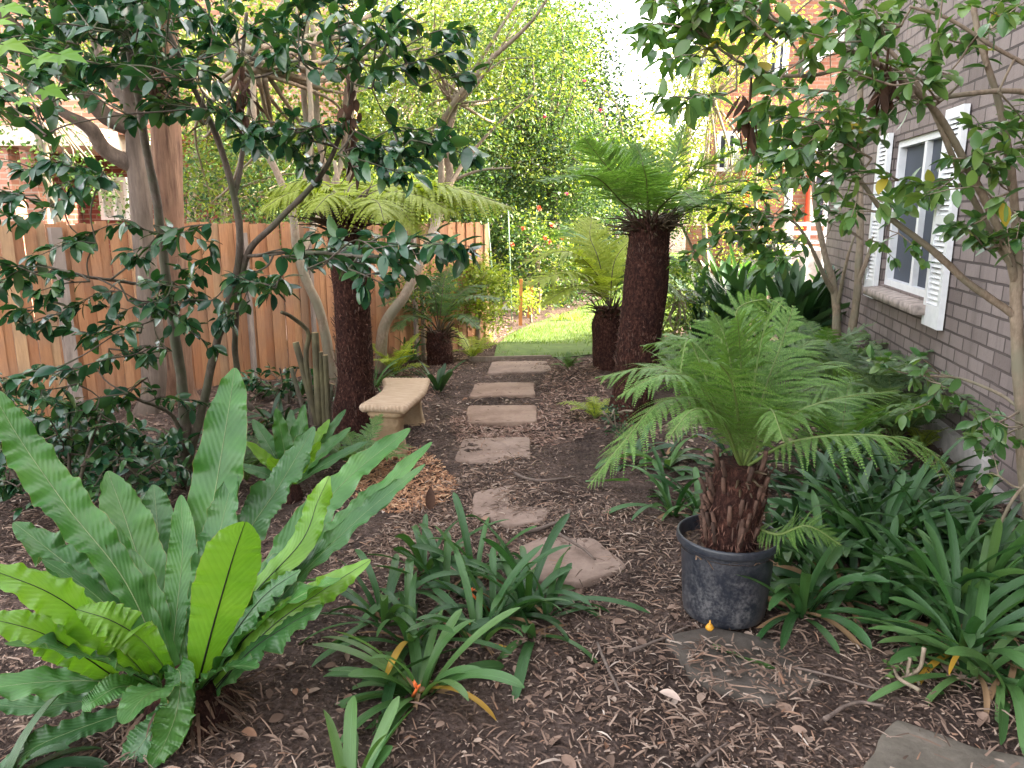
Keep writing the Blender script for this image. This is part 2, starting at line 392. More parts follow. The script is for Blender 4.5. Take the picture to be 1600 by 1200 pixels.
# ------------------------------------------------------------------ brick house on the right
M_BRICK = brick_mat("mauve_brown_brick", (.165, .132, .126), (.265, .218, .21), (.06, .048, .046), .25, .098, .009, 0, .8, .85, .35)
M_BRICK2 = brick_mat("brown_brick", (.185, .145, .14), (.22, .175, .17), (.07, .056, .056), .25, .098, .007, 0, .5, .8, .2)
M_WHITE = plain("white_paint", (.72, .73, .76), .45, .06, 20)
M_CONC = plain("pale_concrete", (.42, .39, .38), .85, .3, 9, .4)
M_SILL = plain("stained_sill", (.30, .25, .23), .85, .45, 14, .4)
g = G("dark_glass"); g.b.inputs['Base Color'].default_value = (.055, .064, .09, 1); g.set(Roughness=.5); g.b.inputs['Specular IOR Level'].default_value = .2; M_SCREEN = g.m
wd = nrm([.195, 1, 0]); wn = np.array([-wd[1], wd[0], 0])         # along the wall, out of it towards the path
W0 = np.array([2.02, 0, 0])
def wp(s_y, z, out=0):
    "point of the wall at ground distance s_y"
    return W0 + wd * (s_y / wd[1]) + np.array([0, 0, z]) + wn * out
Y0, Y1, HW = -5.0, 9.75, 6.2
WA, WB, WZ0, WZ1 = 5.76, 7.14, .94, 2.20          # window opening
house = thing("brick_house", wp(Y0, 0), "mauve-brown brick house wall close beside the path on the right", "house")
mb = MB()
def wallbox(mb, y0, y1, z0, z1, o0, o1):
    a = wp(y0, z0, o0); L = (y1 - y0) / wd[1]
    mb.obox(a, wd * L, wn * (o1 - o0), (0, 0, z1 - z0), tc=(y0 / wd[1], z0, 0))
TH = -.35
wallbox(mb, Y0, WA, .14, HW, TH, 0); wallbox(mb, WB, Y1, .14, HW, TH, 0)
wallbox(mb, WA, WB, .14, WZ0, TH, -.002); wallbox(mb, WA, WB, WZ1, HW, TH, -.002)
# end wall turning away at the far corner
e = wp(Y1, .14, TH); mb.obox(e, -wd * .3, -wn * 6, (0, 0, HW - .14), tc=(0, .14, 0))
e = wp(Y0, .14, TH); mb.obox(e, wd * .3, -wn * 6, (0, 0, HW - .14), tc=(0, .14, 0))
mb.build("wall", M_BRICK, house)
mb = MB(); wallbox(mb, Y0, Y1, -.1, .15, TH, .055); mb.build("plinth", M_CONC, house)
mb = MB(); wallbox(mb, Y0 - .3, Y1 + .4, HW, HW + .25, TH, .5)
mb.obox(wp(Y0 - .3, HW + .25, .5), wd * (Y1 - Y0 + 1), -wn * 6.5, (0, 0, .06)); mb.build("roof", plain("roof_tile", (.16, .08, .06), .8, .2), house)
# low brick pier on the plinth
mb = MB(); wallbox(mb, 3.55, 4.02, .15, .62, .0, .16); mb.build("pier", M_BRICK2, house)
# window
mb = MB(); fr = .055
wallbox(mb, WA, WA + fr, WZ0, WZ1, -.12, -.03); wallbox(mb, WB - fr, WB, WZ0, WZ1, -.12, -.03)
wallbox(mb, WA + fr, WB - fr, WZ0, WZ0 + fr, -.12, -.03); wallbox(mb, WA + fr, WB - fr, WZ1 - fr, WZ1, -.12, -.03)
wm_ = (WA + WB) / 2 - .05; wallbox(mb, wm_ - .03, wm_ + .03, WZ0 + fr, WZ1 - fr, -.115, -.035)
win = mb.build("window", M_WHITE, house)
mb = MB(); wallbox(mb, WA + fr, wm_ - .03, WZ0 + fr, WZ1 - fr, -.09, -.08); mb.build("pane", M_SCREEN, win)
mb = MB(); wallbox(mb, wm_ + .03, WB - fr, WZ0 + fr, WZ1 - fr, -.10, -.09); mb.build("pane", M_SCREEN, win)
mb = MB(); a = wp(WA - .06, WZ0 - .10, -.13); L = (WB - WA + .12) / wd[1]
v0 = [a, a + wn * .26, a + wn * .26 + [0, 0, .065], a + [0, 0, .10]]; vv = np.array(v0 + [q + wd * L for q in v0])
mb.add(vv, np.array([[0, 1, 2, 3], [7, 6, 5, 4], [0, 4, 5, 1], [1, 5, 6, 2], [2, 6, 7, 3], [3, 7, 4, 0]]), vv); mb.build("sill", M_SILL, win)
def shutter(y0, y1, z0, z1):
    mb = MB(); f = .055
    wallbox(mb, y0, y0 + f, z0, z1, .012, .052); wallbox(mb, y1 - f, y1, z0, z1, .012, .052)
    for a, b in ((z0, z0 + .16), (z1 - .07, z1), ((z0 + z1) / 2 - .03, (z0 + z1) / 2 + .03)): wallbox(mb, y0 + f, y1 - f, a, b, .014, .050)
    o = mb.build("shutter", M_WHITE, house); s = MB(); L = (y1 - y0 - 2 * f) / wd[1]
    for za, zb in ((z0 + .16, (z0 + z1) / 2 - .03), ((z0 + z1) / 2 + .03, z1 - .07)):
        k = int((zb - za) / .036)
        for q in range(k):
            z = za + (q + .5) * (zb - za) / k
            s.obox(wp(y0 + f, z - .016, .040), wd * L, wn * .006, np.array([0, 0, .032]) - wn * .022)
    s.build("slats", M_WHITE, o)
shutter(5.41, 5.755, .77, 2.30); shutter(7.17, 7.52, .80, 2.28)

# ------------------------------------------------------------------ paling fence on the left
g = G("paling_wood"); v = g.mp(g.obj(), (9, 9, .8)); n1 = g.noise(v, 9, 6, .65); n2 = g.noise(g.obj(), 2.5, 4); r = g.island()
c = g.ramp(r, [(0, (.26, .12, .06)), (.2, (.46, .235, .115)), (.4, (.36, .155, .072)), (.6, (.50, .275, .14)), (.8, (.42, .18, .085)), (.93, (.52, .33, .18)), (1, (.27, .16, .105))])
c = g.mix(g.math('MULTIPLY', g.ramp(n1, [(.4, (0, 0, 0)), (.75, (1, 1, 1))]), .5), c, (.17, .075, .04))
c = g.mix(g.math('MULTIPLY', g.ramp(n2, [(.42, (0, 0, 0)), (.7, (1, 1, 1))]), .55), c, (.24, .165, .125))
g.col(c); g.set(Roughness=.8); g.bump(n1, .4, .006); M_PALE = g.m
FA, FB = np.array([-3.64, 5.6, 0]), np.array([-.30, 9.45, 0])
fd = nrm(FB - FA); fn = np.array([fd[1], -fd[0], 0]); FA = FA - fd * 3.6; FL = np.linalg.norm(FB - FA)
fence = thing("paling_fence", FA, "orange-tan timber paling fence running back along the left side of the garden", "fence")
mb = MB(); rg = np.random.default_rng(3); s = 0; k = 0
while s < FL:
    pw = rg.uniform(.066, .088); z1 = 1.555 - .1 * s / FL + rg.normal(0, .015); o = FA + fd * s + fn * (.0 if k % 2 else -.012)
    mb.obox(o + [0, 0, -.06], fd * (pw - (.0015 if rg.random() < .93 else .005)) , fn * .016, (rg.normal(0, .004), 0, z1 + .06)); s += pw; k += 1
mb.build("palings", M_PALE, fence, flat=True)
M_POST = bark_mat("grey_post", (.20, .16, .14), (.34, .28, .25), (1, 1, .2), 30, .85, .4)
M_POST2 = bark_mat("tan_post", (.36, .23, .13), (.50, .34, .2), (1, 1, .2), 30, .85, .4)
for px, m, wdt in ((72, M_POST, .075), (374, M_POST, .04), (476, M_POST, .035), (640, M_POST, .04)):
    u = (px - 800) / FPX / 1.02; t = (u * FA[1] - FA[0]) / (fd[0] - u * fd[1]); o = FA + fd * t + fn * .019
    mb = MB(); mb.obox(o + [0, 0, -.05], fd * wdt, fn * wdt, (0, 0, 1.53 if px < 100 else 1.46)); mb.build("post", m, fence)
mb = MB()
for z in (.3, 1.2): mb.obox(FA - fn * .06 + [0, 0, z], fd * FL, fn * .045, (0, 0, .08))
mb.build("rail", M_POST2, fence)

# ------------------------------------------------------------------ concrete bench
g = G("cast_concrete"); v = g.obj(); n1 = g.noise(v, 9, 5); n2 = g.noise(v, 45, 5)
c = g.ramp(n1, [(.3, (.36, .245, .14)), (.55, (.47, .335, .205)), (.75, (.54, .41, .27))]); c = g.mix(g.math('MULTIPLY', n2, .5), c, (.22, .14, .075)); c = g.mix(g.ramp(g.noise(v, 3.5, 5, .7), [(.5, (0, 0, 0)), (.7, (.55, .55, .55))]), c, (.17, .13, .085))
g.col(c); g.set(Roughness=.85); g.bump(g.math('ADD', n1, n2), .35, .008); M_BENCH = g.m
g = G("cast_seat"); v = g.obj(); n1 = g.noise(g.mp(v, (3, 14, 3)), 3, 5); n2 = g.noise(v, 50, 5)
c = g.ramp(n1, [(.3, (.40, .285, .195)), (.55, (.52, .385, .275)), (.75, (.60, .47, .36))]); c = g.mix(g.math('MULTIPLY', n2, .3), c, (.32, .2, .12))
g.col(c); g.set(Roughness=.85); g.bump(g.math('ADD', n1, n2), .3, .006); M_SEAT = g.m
HB = .335
B = lambda px, py: gp(px, py, z=HB)[:2]
nl, nrr, fr_, fl = B(566, 631), B(632, 634), B(668, 590), B(602, 590)
bench = thing("garden_bench", (*(nl + nrr + fl + fr_) / 4, 0), "small curved sandstone-coloured concrete bench with two carved legs beside the dark fern trunk", "bench")
right = smooth([nrr, (nrr + fr_) / 2 + [.035, -.02], fr_], 25); left = smooth([nl, (nl + fl) / 2 + [.07, .0], fl], 25)
mb = MB(); n = 25; mcols = 13; q = np.linspace(0, 1, mcols)
top = left[:, None] * (1 - q)[None, :, None] + right[:, None] * q[None, :, None]
Pl = np.concatenate([top[0], top[1:, -1], top[-1, ::-1][1:], top[::-1, 0][1:-1]])      # outline
no = len(Pl); cen = Pl.mean(0)
Lp = np.concatenate([[0], np.cumsum(np.linalg.norm(np.diff(Pl, axis=0), axis=1))])
# resample the outline evenly so the scalloped rim is regular
tot = Lp[-1] + np.linalg.norm(Pl[0] - Pl[-1]); Pc = np.vstack([Pl, Pl[:1]]); Lc = np.append(Lp, tot); no = 360
ss = np.linspace(0, tot, no, endpoint=False); Pl = np.stack([np.interp(ss, Lc, Pc[:, k]) for k in (0, 1)], 1)
tn = np.roll(Pl, -1, 0) - np.roll(Pl, 1, 0); nn = nrm(np.stack([tn[:, 1], -tn[:, 0]], 1)); 
if ((Pl - cen) * nn).sum() < 0: nn = -nn
sc = .5 + .5 * np.cos(ss / .026 * 6.283)
rings = []
for off, z, k in ((-.02, HB - .062, 0), (.0, HB - .058, .3), (.014, HB - .04, 1), (.016, HB - .025, 1), (.008, HB - .008, 1), (-.008, HB - .002, .7), (-.022, HB - .006, 0), (-.032, HB - .004, 0)):
    R = Pl + nn * (off + k * .008 * sc)[:, None]; rings.append(np.c_[R, np.full(no, z) + k * .004 * sc])
R0 = Pl - nn * .032
R9 = R0[::8]; tri = tessellate_polygon([[Vector((p[0], p[1], 0)) for p in R9]]); cr = lambda t: np.cross(R9[t[1]] - R9[t[0]], R9[t[2]] - R9[t[0]])
mb.add(np.c_[R9, np.full(len(R9), HB - .0035)], np.array([t if cr(t) > 0 else t[::-1] for t in tri]), flat=True)
V = np.concatenate(rings); i = np.arange(len(rings) - 1)[:, None]; j = np.arange(no)[None]
F = np.stack([i * no + j, i * no + (j + 1) % no, (i + 1) * no + (j + 1) % no, (i + 1) * no + j], -1).reshape(-1, 4)
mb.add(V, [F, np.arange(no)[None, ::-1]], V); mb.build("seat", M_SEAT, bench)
def bench_leg(f, name="leg"):
    i = int(f * 24); c = (left[i] + right[i]) / 2; ax = nrm(right[i] - left[i]); ay = np.array([-ax[1], ax[0]])
    mb = MB(); hw0 = np.linalg.norm(right[i] - left[i]) / 2 - .025
    nz = 34; na = 48; th = np.linspace(0, 2 * math.pi, na, endpoint=False); rings = []
    for z in np.linspace(-.03, HB - .055, nz):
        t = (z + .03) / (HB - .025); prof = 1.02 - .17 * math.sin(math.pi * min(1, max(0, (t - .12) / .95))) ** 1.3 + (.08 if t < .14 else 0)
        if t > .86: prof += .16 * ((t - .86) / .14)
        hw = hw0 * min(prof, 1.06); hd = .062 * (1 + (.35 if t < .13 else 0) + (.25 if t > .88 else 0))
        cx = np.sign(np.cos(th)) * np.abs(np.cos(th)) ** .45 * hw; cy = np.sign(np.sin(th)) * np.abs(np.sin(th)) ** .45 * hd
        # carved scrolls: raised ring on the broad faces and volutes at the sides
        rr = np.hypot(cx / hw0, (t - .38) * 1.55); car = .007 * np.exp(-((rr - .48) / .07) ** 2) + .008 * np.exp(-((np.hypot((np.abs(cx) / hw0 - .62), (t - .8) * 1.4) - .16) / .06) ** 2)
        cy = cy + np.sign(cy) * car * (np.abs(np.sin(th)) > .35)
        P = c + cx[:, None] * ax + cy[:, None] * ay; rings.append(np.c_[P, np.full(na, z)])
    V = np.concatenate(rings); i = np.arange(nz - 1)[:, None]; j = np.arange(na)[None]
    mb.add(V, [np.stack([i * na + j, i * na + (j + 1) % na, (i + 1) * na + (j + 1) % na, (i + 1) * na + j], -1).reshape(-1, 4), np.arange(na)[None, ::-1], (np.arange(na) + (nz - 1) * na)[None]], V)
    mb.build(name, M_BENCH, bench)
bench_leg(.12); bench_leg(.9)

# ------------------------------------------------------------------ brick house behind the fence
M_RED = brick_mat("salmon_brick", (.36, .16, .11), (.46, .23, .16), (.42, .34, .28), .24, .086, .012, 0, .4, .85, .15)
M_REDDK = brick_mat("dark_red_brick", (.16, .045, .035), (.22, .07, .05), (.25, .18, .15), .24, .086, .012, 0, .4, .85, .1)
M_CREAM = plain("cream_render", (.62, .52, .45), .8, .1, 6)
M_CURT = plain("pale_curtain", (.55, .52, .46), .9, .12, 3)
def facade(mb, o, ax, L, z0, z1, th=.3, mi=0):
    n_ = np.array([-ax[1], ax[0], 0]); mb.obox(np.asarray(o, float) + [0, 0, z0], ax * L, n_ * th, (0, 0, z1 - z0), mi, tc=(0, z0, 0))
fh = thing("brick_flats", (-9, 12.5, 0), "salmon brick flats with a cream balcony behind the paling fence", "building")
axx = np.array([1., 0, 0]); mb = MB(); YB = 12.5
xw = lambda px: (px - 800) / FPX * YB / 1.02
zw = lambda py: at(800, py, YB)[2]
x0 = -16; holes = [(xw(-60), xw(22), zw(345), zw(262)), (xw(103), xw(152), zw(345), zw(272)), (xw(125), xw(172), zw(155), zw(100))]
xe = xw(560)
mb2 = MB()
# wall built round the openings
segs = [(x0, holes[0][0], 0, 7.5), (holes[0][0], holes[0][1], 0, holes[0][2]), (holes[0][0], holes[0][1], holes[0][3], 7.5), (holes[0][1], xw(68), 0, 7.5),
        (xw(172), xe, zw(210), 7.5), (xw(68), xw(125), zw(210), 7.5), (xw(125), xw(172), zw(210), holes[2][2]), (xw(125), xw(172), holes[2][3], 7.5)]
for a, b, c_, d_ in segs: facade(mb, (a, YB, 0), axx, b - a, c_, d_)
mb.build("wall", M_RED, fh)
mb = MB(); facade(mb, (xw(68), YB + 1.2, 0), axx, xe - xw(68), 0, zw(200)); mb.obox((xw(68) - .3, YB + .3, 0), (.3, 0, 0), (0, .9, 0), (0, 0, zw(200))); mb.build("recess_wall", M_REDDK, fh)
mb = MB(); mb.obox((xw(55), YB - .9, zw(235)), (xw(200) - xw(55), 0, 0), (0, 2.2, 0), (0, 0, zw(206) - zw(235))); mb.build("balcony", M_CREAM, fh)
mb = MB(); mb.obox((xw(50), YB - .8, 0), (.28, 0, 0), (0, .28, 0), (0, 0, zw(235)))
mb.build("balcony_post", M_RED, fh)
for (a, b, c_, d_), yy in zip(holes, (YB + .1, YB + 1.19, YB + .1)):
    fmb = MB(); f = .06
    for q in ((a, a + f, c_, d_), (b - f, b, c_, d_), (a + f, b - f, c_, c_ + f), (a + f, b - f, d_ - f, d_), ((a + b) / 2 - .025, (a + b) / 2 + .025, c_ + f, d_ - f)): fmb.obox((q[0], yy - .08, q[2]), (q[1] - q[0], 0, 0), (0, .07, 0), (0, 0, q[3] - q[2]))
    f_ = fmb.build("window", M_WHITE, fh); pmb = MB()
    xs_ = np.linspace(a + f, b - f, 50); yv = yy - .005 + .012 * np.sin(xs_ * 60)
    V = np.concatenate([np.c_[xs_, yv, np.full(50, c_ + f)], np.c_[xs_, yv, np.full(50, d_ - f)]]); k = np.arange(49)
    pmb.add(V, np.stack([k, k + 1, k + 51, k + 50], 1)); pmb.build("curtain", M_CURT, f_)
mb = MB(); mb.obox((x0, YB - .5, 7.5), (xe - x0 + .5, 0, 0), (0, 6, 0), (0, 0, .25)); mb.build("roof", bpy.data.materials["roof_tile"], fh)

# ------------------------------------------------------------------ red brick house behind on the right
M_RED3 = brick_mat("red_brown_brick", (.23, .095, .065), (.30, .135, .09), (.26, .19, .15), .24, .086, .012, 0, .4, .85, .1)
M_REDP = plain("red_paint", (.55, .07, .03), .5, .1, 8)
YC = 19.0
xc = lambda px, Y=YC: (px - 800) / FPX * Y / 1.02
zc = lambda py, Y=YC: at(800, py, Y)[2]
rh = thing("red_brick_house", (xc(1110), YC, 0), "red-brown brick house with white trim and red downpipes beyond the lawn", "house")
mb = MB(); xa, xb = xc(1104), xc(1420)
wins = [(xc(1112), xc(1146), zc(268), zc(205)), (xc(1262), xc(1312), zc(345), zc(270)), (xc(1180), xc(1212), zc(120), zc(60))]
prev = xa
for a, b, c_, d_ in sorted(wins):
    facade(mb, (prev, YC, 0), axx, a - prev, 0, 6.8); facade(mb, (a, YC, 0), axx, b - a, 0, c_); facade(mb, (a, YC, 0), axx, b - a, d_, 6.8); prev = b
facade(mb, (prev, YC, 0), axx, xb - prev, 0, 6.8)
mb.obox((xa, YC + .301, 0), (.3, 0, 0), (1.4, 5, 0), (0, 0, 6.8))
mb.build("wall", M_RED3, rh)
for a, b, c_, d_ in wins:
    fmb = MB(); f = .09
    for q in ((a, a + f, c_, d_), (b - f, b, c_, d_), (a + f, b - f, c_, c_ + f), (a + f, b - f, d_ - f, d_), ((a + b) / 2 - .04, (a + b) / 2 + .04, c_ + f, d_ - f)): fmb.obox((q[0], YC - .04, q[2]), (q[1] - q[0], 0, 0), (0, .1, 0), (0, 0, q[3] - q[2]))
    f_ = fmb.build("window", M_WHITE, rh); p = MB(); p.obox((a + f, YC + .1, c_ + f), (b - a - 2 * f, 0, 0), (0, .02, 0), (0, 0, d_ - c_ - 2 * f)); p.build("pane", M_SCREEN, f_)
for px, top_, bot in ((1160, 195, 340), (1257, 270, 385)):
    p = MB(); p.tube([[xc(px), YC - .12, zc(bot)], [xc(px), YC - .12, zc(top_)]], .075, 8); p.build("downpipe", M_REDP, rh)
# porch: white roof slab on a white post, rail and grey base
YP = 15.5; xp = lambda px: xc(px, YP); zp = lambda py: zc(py, YP)
p = MB(); p.obox((xp(1216), YP, zp(240)), (xp(1330) - xp(1216), 0, 0), (0, YC - YP - .01, 0), (0, 0, .22)); p.build("porch_roof", M_WHITE, rh)
p = MB(); p.tube([[xp(1232), YP + .15, -.02], [xp(1232), YP + .15, zp(240)]], .075, 12); p.build("porch_post", M_WHITE, rh)
p = MB()
for z in (zp(350), zp(364), zp(378)): p.obox((xp(1236), YP + .1, z - .04), (xp(1325) - xp(1236), 0, 0), (0, .05, 0), (0, 0, .075))
for x in np.linspace(xp(1240), xp(1320), 4): p.obox((x, YP + .151, 0), (.06, 0, 0), (0, .05, 0), (0, 0, zp(350)))
p.build("porch_rail", M_WHITE, rh)
p = MB(); p.obox((xp(1238), YP + .25, -.05), (xp(1335) - xp(1238), 0, 0), (0, 3, 0), (0, 0, zp(392) + .05)); p.build("porch_base", M_CONC, rh)
# white barge board of the gable above
p = MB(); a = np.array([xc(1225), YC - .35, zc(120)]); b = np.array([xc(1330), YC - .35, zc(40)]); p.obox(a, b - a, (0, .05, 0), (0, 0, .42)); p.build("barge_board", M_WHITE, rh)
p = MB(); p.obox((xa - .4, YC - .5, 6.8), (xb - xa + .8, 0, 0), (0, 2.6, 0), (0, 0, .25)); p.build("roof", bpy.data.materials["roof_tile"], rh)
# low brick garden wall by the far lawn
p = MB(); YG = 25.0; p.obox((xc(1075, YG), YG, -.05), (xc(1150, YG) - xc(1075, YG), 0, 0), (0, .25, 0), (0, 0, zc(352, YG) + .05), tc=(0, 0, 0))
tag(p.build("garden_wall", M_RED3), "low red brick garden wall at the back of the far lawn", "wall")
# ------------------------------------------------------------------ tree ferns
M_FERN = leaf_mat("fern_green", [(.06, .14, .035), (.09, .19, .045), (.13, .23, .065)], .45, .4, .35)
M_FERN_C = leaf_mat("fern_crown_green", [(.08, .17, .04), (.12, .23, .055), (.17, .29, .085)], .5, .3, .45)
M_FERN_P = leaf_mat("fern_potted_green", [(.08, .175, .035), (.12, .235, .055), (.175, .29, .085)], .5, .3, .35)
M_FERN_Y = leaf_mat("fern_yellow_green", [(.20, .26, .03), (.28, .34, .045), (.36, .41, .09)], .5, .35, .4)
M_FERN_D = leaf_mat("fern_dark", [(.035, .08, .028), (.055, .115, .035), (.08, .145, .05)], .45, .4, .3)
M_FERN_G = leaf_mat("fern_grey_green", [(.07, .13, .06), (.10, .165, .075), (.13, .19, .10)], .5, .4, .35)
M_RACHIS = plain("fern_rachis", (.12, .17, .045), .5, .2, 8)
M_RACHIS_B = plain("fern_stalk_brown", (.06, .04, .022), .6, .3, 8)
g = G("fern_trunk_fibre"); v = g.mp(g.obj(), (1, 1, .6)); n1 = g.noise(v, 55, 8, .75); n2 = g.noise(g.obj(), 9, 4)
c = g.ramp(n1, [(.32, (.010, .006, .006)), (.50, (.046, .020, .016)), (.66, (.14, .062, .045)), (.82, (.28, .15, .11))])
c = g.mix(g.ramp(n2, [(.45, (0, 0, 0)), (.65, (1, 1, 1))]), c, g.mix(.55, c, (.02, .012, .012)))
g.col(c); g.set(Roughness=.95); g.b.inputs['Specular IOR Level'].default_value = .1; g.bump(n1, 1.0, .02); M_FTRUNK = g.m
M_STUB = plain("old_frond_base", (.085, .045, .032), .85, .5, 25, .5, island=.5)
M_FIBRE = plain("dry_fibre", (.12, .058, .042), .9, .4, 20, island=.7)

def frond(ctrl, width, npair=26, npin=13, hang=.18, parent=None, mats=None, seed=0, start=.16, tilt=0.0, origin=None, stalk=.007, arch=0, name="frond", pinm=.78, pinw=.46):
    "one bipinnate frond along control points (world)"
    rg = np.random.default_rng(seed); n = 60
    R = smooth(ctrl, n); T = nrm(np.gradient(R, axis=0)); L = np.concatenate([[0], np.cumsum(np.linalg.norm(np.diff(R, axis=0), axis=1))]); Lt = L[-1]; t = L / Lt
    hz = nrm(R[-1] * [1, 1, 0] - R[0] * [1, 1, 0] + 1e-6); S0 = np.array([hz[1], -hz[0], 0])
    Sv = nrm(S0[None] - T * (T @ S0)[:, None]); N = np.cross(Sv, T)
    if tilt: Sv, N = Sv * math.cos(tilt) + N * math.sin(tilt), N * math.cos(tilt) - Sv * math.sin(tilt)
    mb = MB(); mb.tube(R, stalk * (1 - .85 * t) + .0008, 5, mi=1)
    s = start + (1 - start) * (np.linspace(0, 1, npair) ** .92) * .99
    at_s = lambda A: np.stack([np.interp(s, t, A[:, k]) for k in range(3)], 1)
    Rs, Ts, Ss, Ns = at_s(R), nrm(at_s(T)), nrm(at_s(Sv)), nrm(at_s(N))
    x = (s - start) / (1 - start); prof = np.where(x < .4, .42 + .58 * np.sin(x / .4 * 1.5708), 1 - np.clip((x - .4) / .6, 0, 1) ** 1.7) + .03
    q = (np.arange(npin) + .6) / npin
    allv = []; gap = Lt * (1 - start) / npair
    for sg in (-1, 1):
        l = width * prof * rg.uniform(.82, 1.1, npair); fw = .24 + .5 * x ** 2 + rg.normal(0, .09, npair); hg_ = (hang * rg.uniform(.4, 1.7, npair))[:, None, None]
        D = nrm(Ss * sg * np.cos(fw)[:, None] + Ts * np.sin(fw)[:, None] + Ns * rg.normal(.10, .13, npair)[:, None])
        up = Ns
        def pin(qq): return Rs[:, None] + D[:, None] * (l[:, None] * qq)[..., None] + (arch * up[:, None] - np.array([0, 0, 1.]) * hg_) * ((l[:, None] * qq ** 2))[..., None] + Ts[:, None] * (.10 * l[:, None] * qq ** 2)[..., None]
        qq = np.broadcast_to(q, (npair, npin)); P = pin(qq); P2 = pin(qq + .02); Dd = nrm(P2 - P)
        Nn = nrm(np.broadcast_to(up[:, None], Dd.shape) - Dd * (Dd * up[:, None]).sum(-1, keepdims=True)); E = np.cross(Nn, Dd)
        spc = l / npin
        for eg in (-1, 1):
            m = np.minimum(gap * pinm, l[:, None] * .3)[..., None] * (np.clip(1.12 - qq ** 2.2, .12, 1))[..., None] * rg.uniform(.85, 1.1, P.shape[:2])[..., None]
            m = np.broadcast_to(m, P.shape[:2] + (1,))
            e = nrm(E * eg + Dd * .34) * m; hw = Dd * (spc * pinw)[:, None, None]; dr = -Nn * m * .16
            quad = np.stack([P - hw * .8, P + e * .55 - hw * .85, P + e + dr + hw * .35, P + e * .55 + hw * .95 + dr * .3, P + hw * .9], 2)
            allv.append(quad.reshape(-1, 5, 3))
        # midrib of each pinna
        a = pin(np.zeros((npair, 1)))[:, 0]; b = pin(np.full((npair, 1), .55))[:, 0]; c_ = pin(np.ones((npair, 1)))[:, 0]; hw = Ts * .0016
        V = np.stack([a - hw, a + hw, b + hw * .8, b - hw * .8, c_], 1).reshape(-1, 3); k = np.arange(npair) * 5
        mb.add(V, [np.stack([k, k + 1, k + 2, k + 3], 1), np.stack([k + 3, k + 2, k + 4], 1)], mi=1)
    A = np.concatenate(allv); k = np.arange(len(A)) * 5
    mb.add(A.reshape(-1, 3), np.stack([k, k + 1, k + 2, k + 3, k + 4], 1), mi=0)
    return mb.build(name, mats, parent)
def crown_ctrl(base, az, el0, L, droop, n=6):
    p = np.array(base, float); out = [p.copy()]; h = np.array([math.sin(az), math.cos(az), 0])
    for i in range(n):
        e = el0 - droop * ((i + .5) / n) ** 1.3; p = p + (h * math.cos(e) + np.array([0, 0, math.sin(e)])) * L / n; out.append(p.copy())
    return np.array(out)
def fern_trunk(parent, pts, rad, stubs=220, seed=0, fibre=60, stub_zone=(.0, 1.0), stub_len=.05):
    rg = np.random.default_rng(seed); P = smooth(pts, 60); R = np.interp(np.linspace(0, 1, 60), np.linspace(0, 1, len(rad)), rad)
    mb = MB(); mb.tube(P, R * (1 + .025 * np.sin(np.linspace(0, 17, 60) + seed)), 40, bump=.13, seed=seed)
    t = rg.uniform(*stub_zone, stubs); az = rg.uniform(0, 6.28, stubs)
    c_ = np.stack([np.interp(t, np.linspace(0, 1, 60), P[:, k]) for k in range(3)], 1); r = np.interp(t, np.linspace(0, 1, 60), R)
    o = np.stack([np.cos(az), np.sin(az), 0 * az], 1); pos = c_ + o * (r * .93)[:, None]
    d = o * rg.uniform(.25, .7, stubs)[:, None] + [0, 0, 1]
    TH = (np.array([[-.5, 0, 0], [.5, 0, 0], [0, 0, .5], [-.35, 1, 0], [.35, 1, 0], [0, 1, .35]], float), [np.array([[0, 1, 4, 3], [1, 2, 5, 4], [2, 0, 3, 5]]), np.array([[3, 4, 5]])])
    mb.scatter(TH, pos, d, o, np.stack([rg.uniform(.006, .013, stubs), stub_len * rg.uniform(.4, 1.3, stubs), np.full(stubs, .012)], 1), 1)
    t = rg.uniform(.0, 1, fibre * 14); n = len(t); az = rg.uniform(0, 6.28, n)
    c_ = np.stack([np.interp(t, np.linspace(0, 1, 60), P[:, k]) for k in range(3)], 1); r = np.interp(t, np.linspace(0, 1, 60), R)
    o = np.stack([np.cos(az), np.sin(az), 0 * az], 1); pos = c_ + o * (r * .97)[:, None]
    mb.scatter(LEAF4, pos, o * rg.uniform(.2, .8, n)[:, None] + np.stack([rg.normal(0, .25, n), rg.normal(0, .25, n), rg.normal(-.2, .9, n)], 1), o, np.stack([np.full(n, .008), rg.uniform(.015, .05, n), np.full(n, .02)], 1), 2)
    mb.build("trunk", [M_FTRUNK, M_STUB, M_FIBRE], parent)
    return P, R

def skirt(parent, top, r, n, seed, L=(.12, .3)):
    "crown boss: brown stalk bases below the fronds"
    rg = np.random.default_rng(seed); mb = MB()
    for k in range(n):
        a = rg.uniform(0, 6.28); o = np.array([math.cos(a), math.sin(a), 0]); l = rg.uniform(*L); e = rg.uniform(.05, 1.2)
        p0 = top + o * r * .7 + [0, 0, -rg.uniform(.02, .12)]; d = o * math.cos(e) + np.array([0, 0, math.sin(e)])
        mb.tube([p0, p0 + d * l * .5 + [0, 0, .01], p0 + d * l + [0, 0, -.03 * rg.random()]], [.010, .007, .003], 5)
    mb.build("stalk_bases", M_RACHIS_B, parent)

